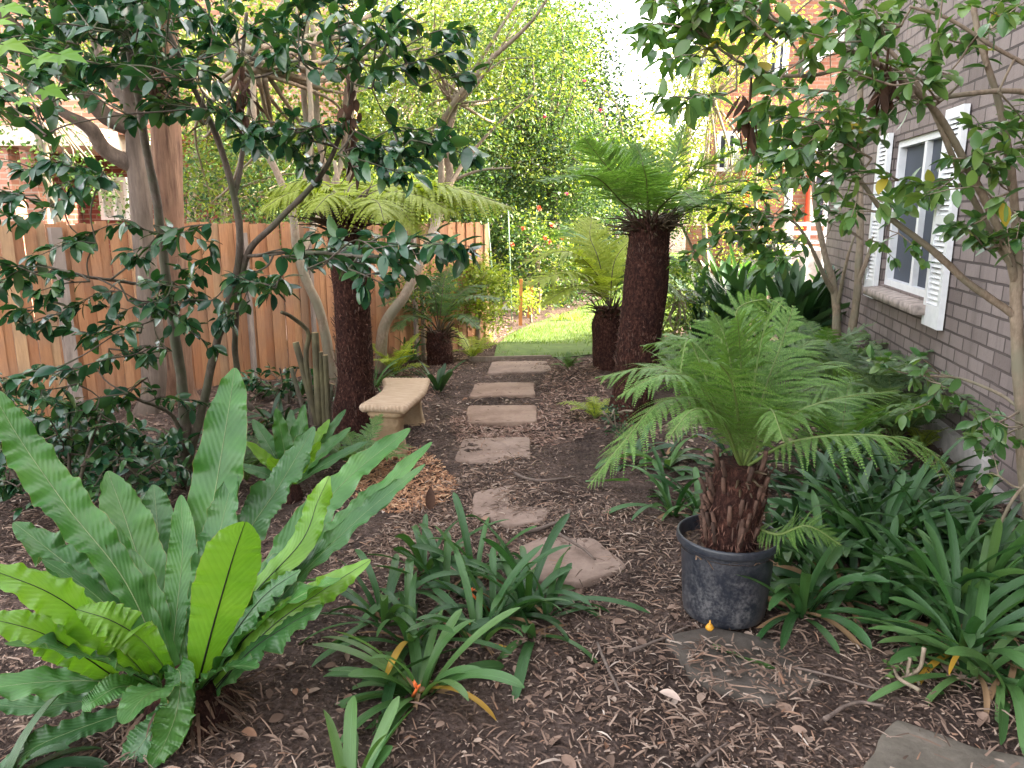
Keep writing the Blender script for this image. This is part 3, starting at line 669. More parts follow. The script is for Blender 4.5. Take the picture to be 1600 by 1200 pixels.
# 1  left tree fern (dark straight trunk, flat yellow-green crown)
b0 = at(556, 668, 5.55); b0[2] = gz(b0[0], b0[1]); Yt = 5.55
tf = thing("tree_fern", b0, "tall tree fern with a near-black trunk and a flat yellow-green crown beside the concrete bench", "tree fern", "tree ferns")
P, R = fern_trunk(tf, [b0 - [0, 0, .05], at(553, 560, Yt), at(548, 430, Yt), at(537, 335, Yt)], [.20, .140, .132, .14, .125], 160, 1, 90)
top = P[-1]; skirt(tf, top, .13, 110, 2, (.12, .32))
for k, (pts, wd_, sd) in enumerate([
        ([top, at(600, 305, 5.45), at(690, 292, 5.35), at(806, 325, 5.2)], .30, 1), ([top, at(585, 300, 5.65), at(660, 286, 5.8), at(745, 300, 6.0)], .30, 2),
        ([top, at(520, 300, 5.45), at(470, 284, 5.4), at(415, 303, 5.3)], .26, 3), ([top, at(515, 312, 5.35), at(460, 300, 5.2), at(405, 330, 5.05)], .24, 4),
        ([top, at(580, 312, 5.3), at(620, 320, 5.1), at(655, 368, 4.95)], .24, 5), ([top, at(590, 304, 5.35), at(650, 305, 5.2), at(715, 335, 5.05)], .27, 6),
        ([top, at(545, 296, 5.9), at(560, 285, 6.3), at(585, 290, 6.7)], .28, 7), ([top, at(520, 296, 5.9), at(495, 285, 6.3), at(460, 292, 6.6)], .28, 8),
        ([top, at(530, 310, 5.2), at(515, 305, 4.95), at(490, 330, 4.75)], .22, 9), ([top, at(575, 296, 5.75), at(620, 284, 6.1), at(680, 296, 6.5)], .28, 10), ([top, at(595, 306, 5.5), at(660, 300, 5.5), at(770, 318, 5.6)], .28, 11), ([top, at(570, 314, 5.2), at(590, 316, 4.95), at(600, 345, 4.75)], .22, 12), ([top, at(500, 306, 5.6), at(455, 296, 5.6), at(420, 318, 5.7)], .24, 13)]):
    frond(pts, wd_ * 1.1, 44, 14, .55, tf, [M_FERN_Y, M_RACHIS_B], 10 + sd, .22, pinm=1.05, pinw=.55)

# 2  central tree fern
b0 = gp(985, 648); Yt = b0[1]
b0[2] = gz(b0[0], b0[1])
tf = thing("tree_fern", b0, "tallest tree fern in the middle, thick brown trunk under an upright shuttlecock of fronds", "tree fern", "tree ferns")
P, R = fern_trunk(tf, [b0 - [0, 0, .05], at(995, 560, Yt), at(1008, 450, Yt + .05), at(1017, 345, Yt + .1)], [.215, .175, .168, .165, .165, .15], 330, 21, 110, (.3, 1), .045)
top = P[-1]; skirt(tf, top, .16, 150, 22, (.1, .30))
for k, (pts, wd_, sd, tl) in enumerate([
        ([top, at(985, 300, Yt + .1), at(950, 262, Yt + .05), at(912, 214, Yt - .1)], .24, 1, -.3), ([top, at(975, 318, Yt - .05), at(925, 275, Yt - .3), at(840, 284, Yt - .6)], .22, 2, 0),
        ([top, at(1010, 290, Yt + .15), at(1003, 250, Yt + .3), at(993, 224, Yt + .4)], .2, 3, 0), ([top, at(1012, 310, Yt - .1), at(1010, 280, Yt - .3), at(1004, 258, Yt - .5)], .20, 4, 0),
        ([top, at(1037, 290, Yt + .15), at(1058, 240, Yt + .2), at(1068, 195, Yt + .2)], .24, 5, .2), ([top, at(1050, 305, Yt + .1), at(1095, 262, Yt + .1), at(1150, 235, Yt)], .22, 6, .2),
        ([top, at(1060, 318, Yt), at(1120, 288, Yt - .1), at(1190, 280, Yt - .2)], .22, 7, 0), ([top, at(1060, 328, Yt + .2), at(1110, 312, Yt + .4), at(1165, 330, Yt + .6)], .22, 8, 0),
        ([top, at(980, 300, Yt + .3), at(945, 270, Yt + .6), at(890, 262, Yt + .9)], .24, 9, 0), ([top, at(1035, 320, Yt - .2), at(1065, 300, Yt - .5), at(1090, 320, Yt - .8)], .20, 10, 0),
        ([top, at(1000, 290, Yt + .3), at(975, 245, Yt + .5), at(945, 222, Yt + .7)], .22, 11, 0), ([top, at(1070, 330, Yt - .1), at(1140, 300, Yt - .3), at(1230, 300, Yt - .4)], .2, 12, 0)]):
    frond(pts, wd_ * 1.35, 46, 14, .10, tf, [M_FERN_C, M_RACHIS_B], 30 + sd, .2, tl, pinm=1.0, pinw=.5)

# 3  tree fern behind the central one
b0 = gp(955, 572); Yt = b0[1]; b0[2] = gz(b0[0], b0[1])
tf = thing("tree_fern", b0, "shorter tree fern half hidden behind the thick central trunk, arching over the lawn", "tree fern", "tree ferns")
P, R = fern_trunk(tf, [b0 - [0, 0, .05], at(950, 520, Yt), at(953, 480, Yt)], [.19, .165, .16, .13], 120, 41, 60)
top = P[-1]; skirt(tf, top, .16, 50, 42, (.1, .3))
for k, (pts, wd_, sd) in enumerate([
        ([top, at(930, 425, Yt), at(885, 393, Yt - .1), at(815, 410, Yt - .2)], .42, 1), ([top, at(935, 405, Yt + .1), at(922, 370, Yt + .2), at(925, 340, Yt + .4)], .40, 2),
        ([top, at(930, 440, Yt - .2), at(890, 425, Yt - .4), at(820, 445, Yt - .7)], .40, 3), ([top, at(930, 455, Yt - .3), at(895, 448, Yt - .6), at(845, 478, Yt - .8)], .30, 4),
        ([top, at(960, 410, Yt + .1), at(985, 375, Yt + .2), at(1000, 352, Yt + .3)], .32, 5), ([top, at(975, 430, Yt + .1), at(1030, 400, Yt + .3), at(1085, 415, Yt + .5)], .32, 6),
        ([top, at(940, 400, Yt + .4), at(900, 360, Yt + .8), at(870, 372, Yt + 1.2)], .34, 7), ([top, at(970, 450, Yt - .1), at(1030, 440, Yt - .2), at(1070, 470, Yt - .3)], .28, 8)]):
    frond(pts, wd_, 40, 13, .2, tf, [M_FERN_Y if sd in (2, 5, 1, 3, 4) else M_FERN_C, M_RACHIS_B], 50 + sd, .18, pinm=1.0, pinw=.5)

# 4  young tree fern behind the bench
b0 = gp(688, 566); Yt = b0[1]; b0[2] = gz(b0[0], b0[1])
tf = thing("tree_fern", b0, "young tree fern with a squat dark trunk behind the bench", "tree fern", "tree ferns")
P, R = fern_trunk(tf, [b0 - [0, 0, .05], at(687, 545, Yt), at(686, 518, Yt)], [.13, .135, .12], 80, 61, 40)
top = P[-1]; skirt(tf, top, .1, 40, 62, (.1, .25))
for k, (pts, wd_, sd) in enumerate([
        ([top, at(705, 480, Yt), at(740, 462, Yt - .1), at(790, 468, Yt - .2)], .2, 1), ([top, at(672, 480, Yt), at(640, 462, Yt - .1), at(588, 480, Yt - .3)], .2, 2),
        ([top, at(690, 470, Yt), at(695, 435, Yt + .1), at(705, 415, Yt + .3)], .2, 3), ([top, at(680, 468, Yt), at(668, 440, Yt + .1), at(645, 425, Yt + .3)], .2, 4),
        ([top, at(700, 500, Yt - .1), at(722, 492, Yt - .3), at(750, 515, Yt - .5)], .16, 5), ([top, at(670, 500, Yt - .1), at(640, 495, Yt - .4), at(610, 520, Yt - .6)], .17, 6),
        ([top, at(710, 470, Yt + .2), at(735, 448, Yt + .4), at(765, 445, Yt + .6)], .2, 7), ([top, at(660, 490, Yt + .2), at(620, 478, Yt + .3), at(575, 500, Yt + .3)], .18, 8)]):
    frond(pts, wd_, 26, 10, .22, tf, [M_FERN_G if sd in (1, 2) else M_FERN_D, M_RACHIS_B], 70 + sd, .22)

# 5  potted tree fern
pb = gp(1130, 952); Yp = pb[1]; pb[2] = 0
g = G("pot_plastic"); v = g.obj(); n1 = g.noise(v, 14, 6, .7); n2 = g.noise(v, 70, 5, .7); z = g.sep(g.attr())[1]
dust = g.math('MULTIPLY', g.ramp(g.math('MULTIPLY', n1, n2), [(.2, (0, 0, 0)), (.38, (1, 1, 1))]), g.ramp(z, [(.02, (.9, .9, .9)), (.30, (.35, .35, .35)), (.37, (.02, .02, .02))]))
g.col(g.mix(dust, (.016, .019, .028), (.125, .12, .125))); g.l(g.math('ADD', g.math('MULTIPLY', dust, .4), .38), g.b.inputs['Roughness']); g.bump(n2, .15, .004); M_POT = g.m
PS = Yp / 2.82
pot = thing("plant_pot", pb, "round black plastic nursery pot, dusty and scuffed, standing on the litter", "pot")
prof = [(.0, .006), (.150, .006), (.157, .0), (.161, .004), (.166, .04), (.171, .12), (.176, .2), (.181, .28), (.1840, .316), (.1842, .319), (.1850, .3205), (.197, .3215), (.2005, .3235), (.2025, .328), (.203, .334), (.203, .350), (.2015, .356), (.199, .359), (.196, .360), (.193, .359), (.190, .355), (.188, .348), (.172, .25), (.168, .22), (.0, .22)]
mb = MB(); na = 96; th = np.linspace(0, 2 * math.pi, na, endpoint=False); pr = np.array(prof) * PS * [.985, .93]
V = np.stack([pr[:, 0, None] * np.cos(th), pr[:, 0, None] * np.sin(th), np.repeat(pr[:, 1, None], na, 1)], -1); tc = np.zeros_like(V); tc[..., 0] = th; tc[..., 1] = V[..., 2]
i = np.arange(len(pr) - 1)[:, None]; j = np.arange(na)[None]
mb.add(V.reshape(-1, 3) + pb, np.stack([i * na + j, i * na + (j + 1) % na, (i + 1) * na + (j + 1) % na, (i + 1) * na + j], -1).reshape(-1, 4), tc)
mb.build("container", M_POT, pot)
mb = MB(); rr = np.linspace(.01, .184 * PS, 14); V = np.stack([rr[:, None] * np.cos(th), rr[:, None] * np.sin(th), np.zeros((14, na))], -1) + pb
V[..., 2] = .28 * PS + .006 * vnoise(V.reshape(-1, 3) * 40, 2).reshape(14, na); i = np.arange(13)[:, None]
mb.add(V, np.stack([i * na + j, (i + 1) * na + j, (i + 1) * na + (j + 1) % na, i * na + (j + 1) % na], -1).reshape(-1, 4)); mb.build("potting_soil", M_SOIL, pot)
mb = MB(); rg = np.random.default_rng(8); n = 130; a = rg.uniform(0, 6.28, n); r = .18 * PS * np.sqrt(rg.uniform(.25, 1, n))
mb.scatter(CHIP, np.stack([r * np.cos(a), r * np.sin(a), np.full(n, .282 * PS)], 1) + pb, rg.normal(size=(n, 3)) * [1, 1, .15], [[0, 0, 1]] * n, np.stack([rg.uniform(.01, .03, n), rg.uniform(.02, .06, n), np.full(n, .02)], 1))
mb.build("loose_bark", plain("loose_bark", (.14, .09, .06), .9, .4, 20, island=.6), pot)
tb = pb + [-.005, 0, .27 * PS]
tf = thing("tree_fern", tb, "tree fern growing in the black pot, ragged brown trunk under lacy fronds", "tree fern", "tree ferns")
P, R = fern_trunk(tf, [tb, at(1136, 860, Yp), at(1144, 800, Yp), at(1160, 725, Yp)], [.10 * PS, .102 * PS, .105 * PS, .115 * PS, .10 * PS], 40, 81, 60, (.3, 1), .06)
rg = np.random.default_rng(83); mb = MB()        # broken frond stubs up the trunk
for k in range(64):
    a = rg.uniform(0, 6.28); t = rg.uniform(.42, .98); idx = int(t * 59); o = np.array([math.cos(a), math.sin(a), 0]); r = R[idx]
    p0 = P[idx] + o * r * .85; l = rg.uniform(.05, .13); mb.tube([p0, p0 + o * .018 + [0, 0, l * .5], p0 + o * rg.uniform(.02, .04) + [0, 0, l]], [.011, .010, .008], 6)
mb.build("stubs", M_STUB, tf)
top = P[-1] + [0, 0, -.02]; skirt(tf, top, .06, 22, 84, (.06, .14))
Y = Yp
for k, (pts, wd_, sd, tl, hg) in enumerate([
        ([top, at(1160, 640, Y + .1), at(1157, 560, Y + .15), at(1152, 488, Y + .05)], .27, 1, 0, .35), ([top, at(1120, 640, Y - .05), at(1040, 625, Y - .15), at(975, 690, Y - .25), at(918, 762, Y - .3)], .16, 2, -.2, .7),
        ([top, at(1110, 620, Y + .1), at(1040, 575, Y + .1), at(930, 590, Y + .1)], .22, 3, 0, .55), ([top, at(1125, 600, Y + .2), at(1090, 540, Y + .3), at(1040, 520, Y + .4)], .24, 4, 0, .4),
        ([top, at(1230, 655, Y - .02), at(1300, 625, Y - .05), at(1405, 610, Y)], .17, 5, .1, .35), ([top, at(1240, 690, Y - .12), at(1360, 680, Y - .25), at(1445, 700, Y - .3), at(1492, 750, Y - .3)], .20, 6, 0, .7),
        ([top, at(1195, 610, Y + .15), at(1220, 540, Y + .25), at(1240, 478, Y + .25)], .23, 7, .2, .4), ([top, at(1180, 580, Y + .3), at(1150, 490, Y + .5), at(1200, 468, Y + .4), at(1240, 492, Y + .3)], .15, 8, 0, .4),
        ([top, at(1130, 660, Y - .2), at(1085, 640, Y - .35), at(1040, 690, Y - .42)], .12, 9, 0, .8), ([top, at(1210, 650, Y + .25), at(1270, 605, Y + .4), at(1330, 600, Y + .5)], .2, 10, 0, .4),
        ([top, at(1150, 625, Y - .15), at(1130, 575, Y - .25), at(1090, 560, Y - .35)], .2, 11, 0, .5), ([top, at(1190, 665, Y - .15), at(1205, 640, Y - .3), at(1225, 690, Y - .42)], .15, 12, 0, .6),
        ([tb + [.08, 0, .1], at(1215, 835, Y - .08), at(1262, 822, Y - .15), at(1315, 852, Y - .2)], .12, 13, -.3, .2), ([top, at(1095, 570, Y + .2), at(1075, 530, Y + .2), at(1060, 600, Y)], .05, 14, 0, .2), ([top, at(1140, 600, Y + .25), at(1120, 510, Y + .4), at(1085, 500, Y + .45)], .24, 15, .1, .4), ([top, at(1100, 610, Y - .1), at(1040, 585, Y - .2), at(965, 620, Y - .25)], .2, 16, 0, .6), ([top, at(1215, 640, Y + .1), at(1280, 570, Y + .2), at(1350, 590, Y + .2)], .2, 17, .1, .5), ([top, at(1140, 560, Y + .05), at(1120, 500, Y + .1), at(1100, 478, Y + .15)], .2, 19, -.2, .35), ([top, at(1185, 560, Y + .05), at(1200, 500, Y + .05), at(1222, 470, Y)], .2, 20, .2, .35), ([top, at(1120, 620, Y + .3), at(1060, 540, Y + .5), at(1000, 540, Y + .5)], .2, 21, 0, .45), ([top, at(1205, 600, Y + .2), at(1255, 540, Y + .3), at(1290, 530, Y + .3)], .2, 22, .1, .4)]):
    frond(pts, wd_, 32, 20, hg * .7, tf, [M_FERN_P, M_RACHIS], 90 + sd, .2 if sd != 13 else .05, tl, pinm=.62, pinw=.36)

# 6  low fern by the house wall, two rosettes of ground fern
def ground_fern(px, label, n, L, wid, m, seed, Y=None, droop=1.1, cat="fern"):
    b = gp(*px); b[2] = float(gz(b[0], b[1])) if b[1] < 9 else 0
    f = thing("ground_fern", b, label, cat, "low ferns in the beds"); rg = np.random.default_rng(seed)
    for k in range(n):
        az = 6.283 * (k + rg.uniform(-.3, .3)) / n; l = L * rg.uniform(.75, 1.15)
        frond(crown_ctrl(b + [0, 0, .01], az, rg.uniform(.75, 1.3), l, droop * rg.uniform(.8, 1.3)), wid * rg.uniform(.8, 1.1), 24, 9, .15, f, [m, M_RACHIS], seed * 50 + k, .15, stalk=.004)
    return f
ground_fern((1340, 655), "grey-green fern spreading under the shrub stems by the house window", 16, 1.05, .2, M_FERN_G, 3)
ground_fern((1255, 610), "dense dark fern behind the potted fern, left of the grey-green one", 11, .8, .16, M_FERN_D, 4)
ground_fern((560, 735), "small green fern between the smaller bird's nest fern and the bench leg", 11, .42, .09, M_FERN, 16)
ground_fern((385, 745), "dark low fern at the right foot of the thin camellia stems", 11, .5, .10, M_FERN_D, 17)
ground_fern((1400, 690), "feathery grey-green fern halfway between the potted fern and the house plinth", 14, .85, .17, M_FERN_G, 13)
ground_fern((1310, 720), "lacy green fern directly behind the potted fern's right side", 14, .8, .16, M_FERN, 14)
ground_fern((1290, 600), "broad green fern in front of the dark blade-leaved clumps", 14, .95, .18, M_FERN, 15)
ground_fern((1085, 600), "green fern at the right foot of the thick central fern trunk", 10, .7, .14, M_FERN, 5)
ground_fern((930, 650), "small yellow-green fern at the path edge left of the central trunk", 9, .32, .07, M_FERN_Y, 6)
ground_fern((888, 578), "tiny bright fern tuft at the corner of the lawn", 9, .22, .05, M_FERN, 7)
ground_fern((738, 560), "bright green fern tuft right of the young tree fern trunk", 10, .45, .09, M_FERN_Y, 8)
ground_fern((618, 585), "pale fern between the fence and the bench", 10, .5, .10, M_FERN_Y, 9)
ground_fern((660, 548), "green fern clump directly behind the young tree fern", 10, .6, .11, M_FERN, 10)
ground_fern((1440, 700), "small fern sprouting from bare mulch beside the concrete plinth", 8, .3, .06, M_FERN_Y, 12)

# ------------------------------------------------------------------ bird's nest ferns
def nest_mat(name, cols, tr):
    g = G(name); v = g.attr(); x, y, z_ = g.sep(v)
    n1 = g.noise(g.obj(), 5, 4); n2 = g.noise(g.mp(v, (3, 60, 1)), 1, 2)
    c = g.ramp(n1, [(.3, cols[0]), (.52, cols[1]), (.75, cols[2])])
    # faint side veins running out from the midrib
    vv = g.math('SINE', g.math('MULTIPLY', g.math('ADD', y, g.math('MULTIPLY', g.math('ABSOLUTE', x), -.05)), 520)); c = g.mix(g.ramp(vv, [(.55, (0, 0, 0)), (1, (.12, .12, .12))]), c, tuple(q * .55 for q in cols[0]))
    sp = g.noise(g.obj(), 22, 4, .7); c = g.mix(g.ramp(sp, [(.77, (0, 0, 0)), (.84, (.6, .6, .6))]), c, (.22, .17, .05))
    edge = g.math('GREATER_THAN', g.math('ADD', g.math('ABSOLUTE', x), g.math('MULTIPLY', sp, .09)), 1.035); c = g.mix(g.math('MULTIPLY', edge, .8), c, (.25, .19, .08))
    g.col(c); g.set(Roughness=.33); g.b.inputs['Specular IOR Level'].default_value = .42
    g.bump(g.math('ADD', g.math('MULTIPLY', vv, .2), n2), .18, .01)
    trn = g.n('BsdfTranslucent'); g.l(g.mix(1.0, c, (1.5, 1.6, .5), 'MULTIPLY'), trn.inputs[0]); ms = g.n('MixShader'); ms.inputs[0].default_value = tr
    g.l(g.b.outputs[0], ms.inputs[1]); g.l(trn.outputs[0], ms.inputs[2]); g.l(ms.outputs[0], g.out.inputs[0]); return g.m
M_NEST = nest_mat("nest_fern_green", [(.034, .115, .026), (.06, .165, .038), (.10, .225, .055)], .24)
M_NEST_Y = nest_mat("nest_fern_young", [(.10, .235, .025), (.145, .295, .035), (.20, .35, .055)], .35)
M_NEST_D = nest_mat("nest_fern_dark", [(.03, .095, .028), (.05, .135, .04), (.085, .18, .055)], .2)
M_RIB = plain("black_midrib", (.012, .010, .010), .5, .2)
M_RIBP = plain("pale_midrib", (.19, .25, .11), .5, .2)
def nest_frond(parent, ctrl, width, m, seed, wave=.12, waves=9, cup=.25, twist=0, base=.35, ragged=0, tilt=0, face=.45, under=False):
    rg = np.random.default_rng(seed); n = 110; nx = 15
    R = smooth(ctrl, n); T = nrm(np.gradient(R, axis=0)); t = np.linspace(0, 1, n)
    hz = nrm((R[-1] - R[0]) * [1, 1, 0] + 1e-6); S0 = np.array([hz[1], -hz[0], 0]); Sv = nrm(S0[None] - T * (T @ S0)[:, None]); N = np.cross(Sv, T)
    vw = np.array([0, 0, H_CAM]) - R; Sf = nrm(np.cross(T, vw)); Sf = Sf * np.sign((Sf * Sv).sum(1, keepdims=True) + 1e-9); Sv = nrm(Sv * (1 - face) + Sf * face); Sv = nrm(Sv - T * (T * Sv).sum(1, keepdims=True)); N = np.cross(Sv, T)
    if under and (N * vw).sum() > 0: Sv, N = -Sv, -N
    an = tilt + twist * t; Sv, N = Sv * np.cos(an)[:, None] + N * np.sin(an)[:, None], N * np.cos(an)[:, None] - Sv * np.sin(an)[:, None]
    prof = (base + (1 - base) * np.sin(np.clip(t / .62, 0, 1) * 1.5708) ** 1.2) * np.where(t > .5, np.clip(1 - ((t - .5) / .503) ** 1.9, 0, 1) ** .62, 1) * np.clip(t / .03, .25, 1)
    hw = width * .5 * prof; q = np.linspace(-1, 1, nx); ph = rg.uniform(0, 6.28, 2)
    V = np.zeros((n, nx, 3)); tc = np.zeros((n, nx, 3))
    tt = t + .012 * np.sin(t * 37 + ph[0])
    for k, a in enumerate(q):
        sd = 0 if a < 0 else 1; e = abs(a)
        fl = 1.6 * vnoise(np.c_[tt * waves * 4.2, t * 0 + sd * 9 + seed, t * 0], seed + 5); edge = 1 + .07 * vnoise(np.c_[t * 11, t * 0 + sd * 5 + seed, t * 0], seed)
        if ragged and e > .9: edge = edge - ragged * np.abs(vnoise(np.c_[t * 30, t * 0 + sd * 7, t * 0], seed))
        V[:, k] = R + Sv * (hw * a * edge)[:, None] + N * (hw * (cup * e ** 1.5 + wave * 1.6 * fl * e ** 1.8 + .075 * np.sin(t * (44 + 3 * (seed % 5)) - e * 2.5 + seed + 2 * vnoise(np.c_[t * 6, t * 0, t * 0 + seed], 3)) * vnoise(np.c_[t * 9, t * 0 + sd, t * 0 + seed], 8) * e ** .7))[:, None] * np.clip((1.02 - t) / .1, .3, 1)[:, None]
        tc[:, k, 0] = a; tc[:, k, 1] = t * np.linalg.norm(np.diff(R, axis=0), axis=1).sum() * .35
    mb = MB(); i = np.arange(n - 1)[:, None]; j = np.arange(nx - 1)[None]
    mb.add(V, np.stack([i * nx + j, i * nx + j + 1, (i + 1) * nx + j + 1, (i + 1) * nx + j], -1).reshape(-1, 4), tc); f = mb.build("frond", m, parent)
    mb = MB(); rw = width * .022 * (1 - .8 * t); mb.tube(R - N * (rw * .75)[:, None], rw, 6, mi=0); mb.tube(R + N * (rw * .25)[:, None], rw * .6, 6, mi=1)
    mb.build("midrib", [M_RIB, M_RIBP], f); return f
nb = gp(300, 1120); nb[2] = 0
nest = thing("birds_nest_fern", nb, "huge bird's nest fern in the near left corner, long wavy fronds partly lime green", "fern", "bird's nest ferns")
mb = MB(); rg = np.random.default_rng(4); cz = at(295, 1062, nb[1])
mb.tube([nb - [0, 0, .06], nb + [0, 0, .06], cz + [0, 0, .03]], [.15, .14, .06], 24, bump=.2, seed=3); n = 500; a = rg.uniform(0, 6.28, n); o = np.stack([np.cos(a), np.sin(a), 0 * a], 1)
mb.build("root_mass", M_FTRUNK, nest)
mb = MB(); mb.scatter(CHIP, nb + o * rg.uniform(.10, .16, n)[:, None] + np.c_[0 * a, 0 * a, rg.uniform(-.02, .12, n)], o * .7 + np.c_[rg.normal(0, .4, n), rg.normal(0, .4, n), rg.normal(-.7, .4, n)], o, np.stack([rg.uniform(.006, .03, n), rg.uniform(.04, .14, n), np.full(n, .05)], 1))
mb.build("dead_fronds", plain("dead_frond", (.10, .06, .04), .9, .4, 20, island=.7), nest)
y0 = nb[1]
K = .5335
def cp(x, y, Y): return at(x * K, 560 + y * K, Y)
NF = [  # control points in the photograph's lower-left quarter with ground distance; width; material; wave; tilt
    ([(545, 985, .02), (575, 700, .2), (620, 450, .38), (665, 180, .52), (688, 28, .62)], .195, M_NEST, .07, 0, 1),
    ([(500, 960, .0), (370, 660, .1), (200, 440, .18), (60, 240, .25), (-30, 85, .3)], .165, M_NEST, .10, 0, 2),
    ([(490, 940, .1), (440, 700, .3), (370, 480, .45), (315, 330, .55)], .19, M_NEST, .06, 0, 3),
    ([(440, 900, .05), (300, 690, .18), (180, 590, .25), (40, 480, .3)], .155, M_NEST_D, .16, 0, 4),
    ([(575, 970, -.02), (625, 780, -.10), (680, 590, -.16), (718, 478, -.18)], .205, M_NEST_Y, .05, .1, 5),
    ([(440, 940, -.02), (300, 800, -.16), (150, 690, -.25), (-50, 610, -.3)], .15, M_NEST_Y, .12, .35, 6),
    ([(500, 930, -.03), (420, 830, -.14), (330, 770, -.2), (225, 735, -.22)], .135, M_NEST_Y, .10, .3, 7),
    ([(350, 945, -.08), (240, 870, -.2), (110, 800, -.28), (-60, 755, -.32)], .13, M_NEST_Y, .12, .35, 8),
    ([(450, 960, -.05), (280, 945, -.15), (100, 950, -.22), (-90, 975, -.26)], .11, M_NEST, .10, .2, 9),
    ([(470, 1010, -.05), (300, 1060, -.12), (120, 1130, -.2), (-20, 1215, -.24)], .10, M_NEST_D, .10, 0, 10),
    ([(470, 930, -.04), (525, 915, -.13), (520, 1020, -.2), (490, 1110, -.22), (440, 1200, -.25)], .125, M_NEST, .10, 0, 11),
    ([(590, 960, .0), (720, 720, .05), (880, 540, .12), (930, 420, .18), (965, 345, .2)], .105, M_NEST_Y, .12, .5, 12),
    ([(600, 940, .02), (800, 620, .22), (1000, 370, .42), (1200, 205, .6)], .14, M_NEST, .07, .2, 13),
    ([(610, 950, .0), (850, 620, .16), (1060, 440, .32), (1265, 245, .48)], .105, M_NEST, .10, .3, 14),
    ([(610, 970, -.02), (840, 680, .1), (1050, 470, .25), (1245, 310, .4)], .09, M_NEST_D, .10, .3, 15),
    ([(610, 985, -.02), (780, 800, -.04), (930, 690, .0), (1085, 590, .03)], .11, M_NEST_Y, .12, .7, 16),
    ([(610, 1000, -.02), (720, 870, -.06), (830, 790, -.06), (945, 725, -.06)], .12, M_NEST_D, .10, .5, 17),
    ([(560, 930, .12), (700, 560, .4), (820, 370, .6), (920, 200, .72)], .165, M_NEST_D, .12, -.1, 18),
    ([(480, 900, .18), (470, 660, .45), (460, 480, .6), (450, 370, .7)], .155, M_NEST_D, .06, 0, 19),
    ([(500, 900, .06), (520, 720, .15), (535, 560, .25), (530, 400, .35)], .11, M_NEST, .05, 0, 20),
    ([(590, 960, -.02), (690, 800, -.02), (780, 690, .0), (880, 620, .02)], .10, M_NEST_D, .12, .6, 21),
    ([(480, 980, -.06), (360, 960, -.2), (280, 1000, -.26), (240, 1030, -.28)], .075, M_NEST, .14, 0, 22),
    ([(500, 1000, -.08), (450, 1080, -.16), (400, 1150, -.2), (360, 1210, -.22)], .11, M_NEST_D, .05, 0, 23),
    ([(420, 960, -.04), (260, 1000, -.06), (100, 1020, -.1), (-60, 1010, -.12)], .08, M_NEST_D, .10, .2, 24),
]
for pts, wdt, m, wv, tl, sd in NF:
    P = [cp(x, y, y0 + d) for x, y, d in pts]
    nest_frond(nest, P, wdt * (.88 if m is M_NEST_Y else .95), m, 300 + sd, wv * 2.1, 6 + len(pts) * 1.2, .16, 0, .36, ragged=.5 if sd == 11 else (.22 if sd % 3 == 0 else .06), tilt=0, face=.75 if sd in (5, 6, 7, 8, 12, 16) else .4, under=sd in (5, 6, 7, 8, 12, 16, 17, 21))
rg = np.random.default_rng(55)
for k in range(13):
    az = math.radians([-150, -120, -95, -70, -45, -20, 5, 30, 55, 75, 100, 130, 165][k]) + rg.normal(0, .12); L = rg.uniform(.5, .78) * (.8 if abs(az) > 1.9 else 1)
    C = crown_ctrl(nb + np.array([math.sin(az), math.cos(az), 0]) * .05 + [0, 0, .10], az, rg.uniform(.85, 1.25), L, rg.uniform(.3, .9), 5)
    nest_frond(nest, C, rg.uniform(.10, .15), [M_NEST_D, M_NEST, M_NEST_D][k % 3], 350 + k, rg.uniform(.12, .25), 9, .16, 0, .36, ragged=.1, face=0)
nb = gp(455, 772); nb[2] = float(gz(nb[0], nb[1])); y0 = nb[1]
nest2 = thing("birds_nest_fern", nb, "smaller bird's nest fern with short ruffled fronds behind the huge one, left of the bench", "fern", "bird's nest ferns")
mb = MB(); mb.tube([nb - [0, 0, .05], nb + [0, 0, .10]], [.09, .05], 18, bump=.2, seed=9); mb.build("root_mass", M_FTRUNK, nest2)
for k, (x, y, d, wdt, m, wv) in enumerate([(432, 638, .1, .11, M_NEST, .32), (476, 632, .2, .10, M_NEST, .34), (515, 655, .2, .09, M_NEST_Y, .3), (548, 668, .1, .09, M_NEST, .2), (383, 690, -.1, .10, M_NEST_Y, .08), (575, 690, 0, .08, M_NEST_D, .1),
                                           (395, 655, .2, .1, M_NEST_D, .15), (500, 690, -.25, .09, M_NEST_Y, .2), (420, 715, -.3, .09, M_NEST_Y, .1), (540, 640, .3, .08, M_NEST_D, .2), (365, 725, 0, .08, M_NEST_D, .1), (455, 640, .35, .09, M_NEST_D, .2)]):
    tip = at(x, y, y0 + d); mid = (nb * .55 + tip * .45) + [0, 0, .06]; nest_frond(nest2, [nb + [0, 0, .08], mid, tip], wdt, m, 400 + k, wv, 6, .2)

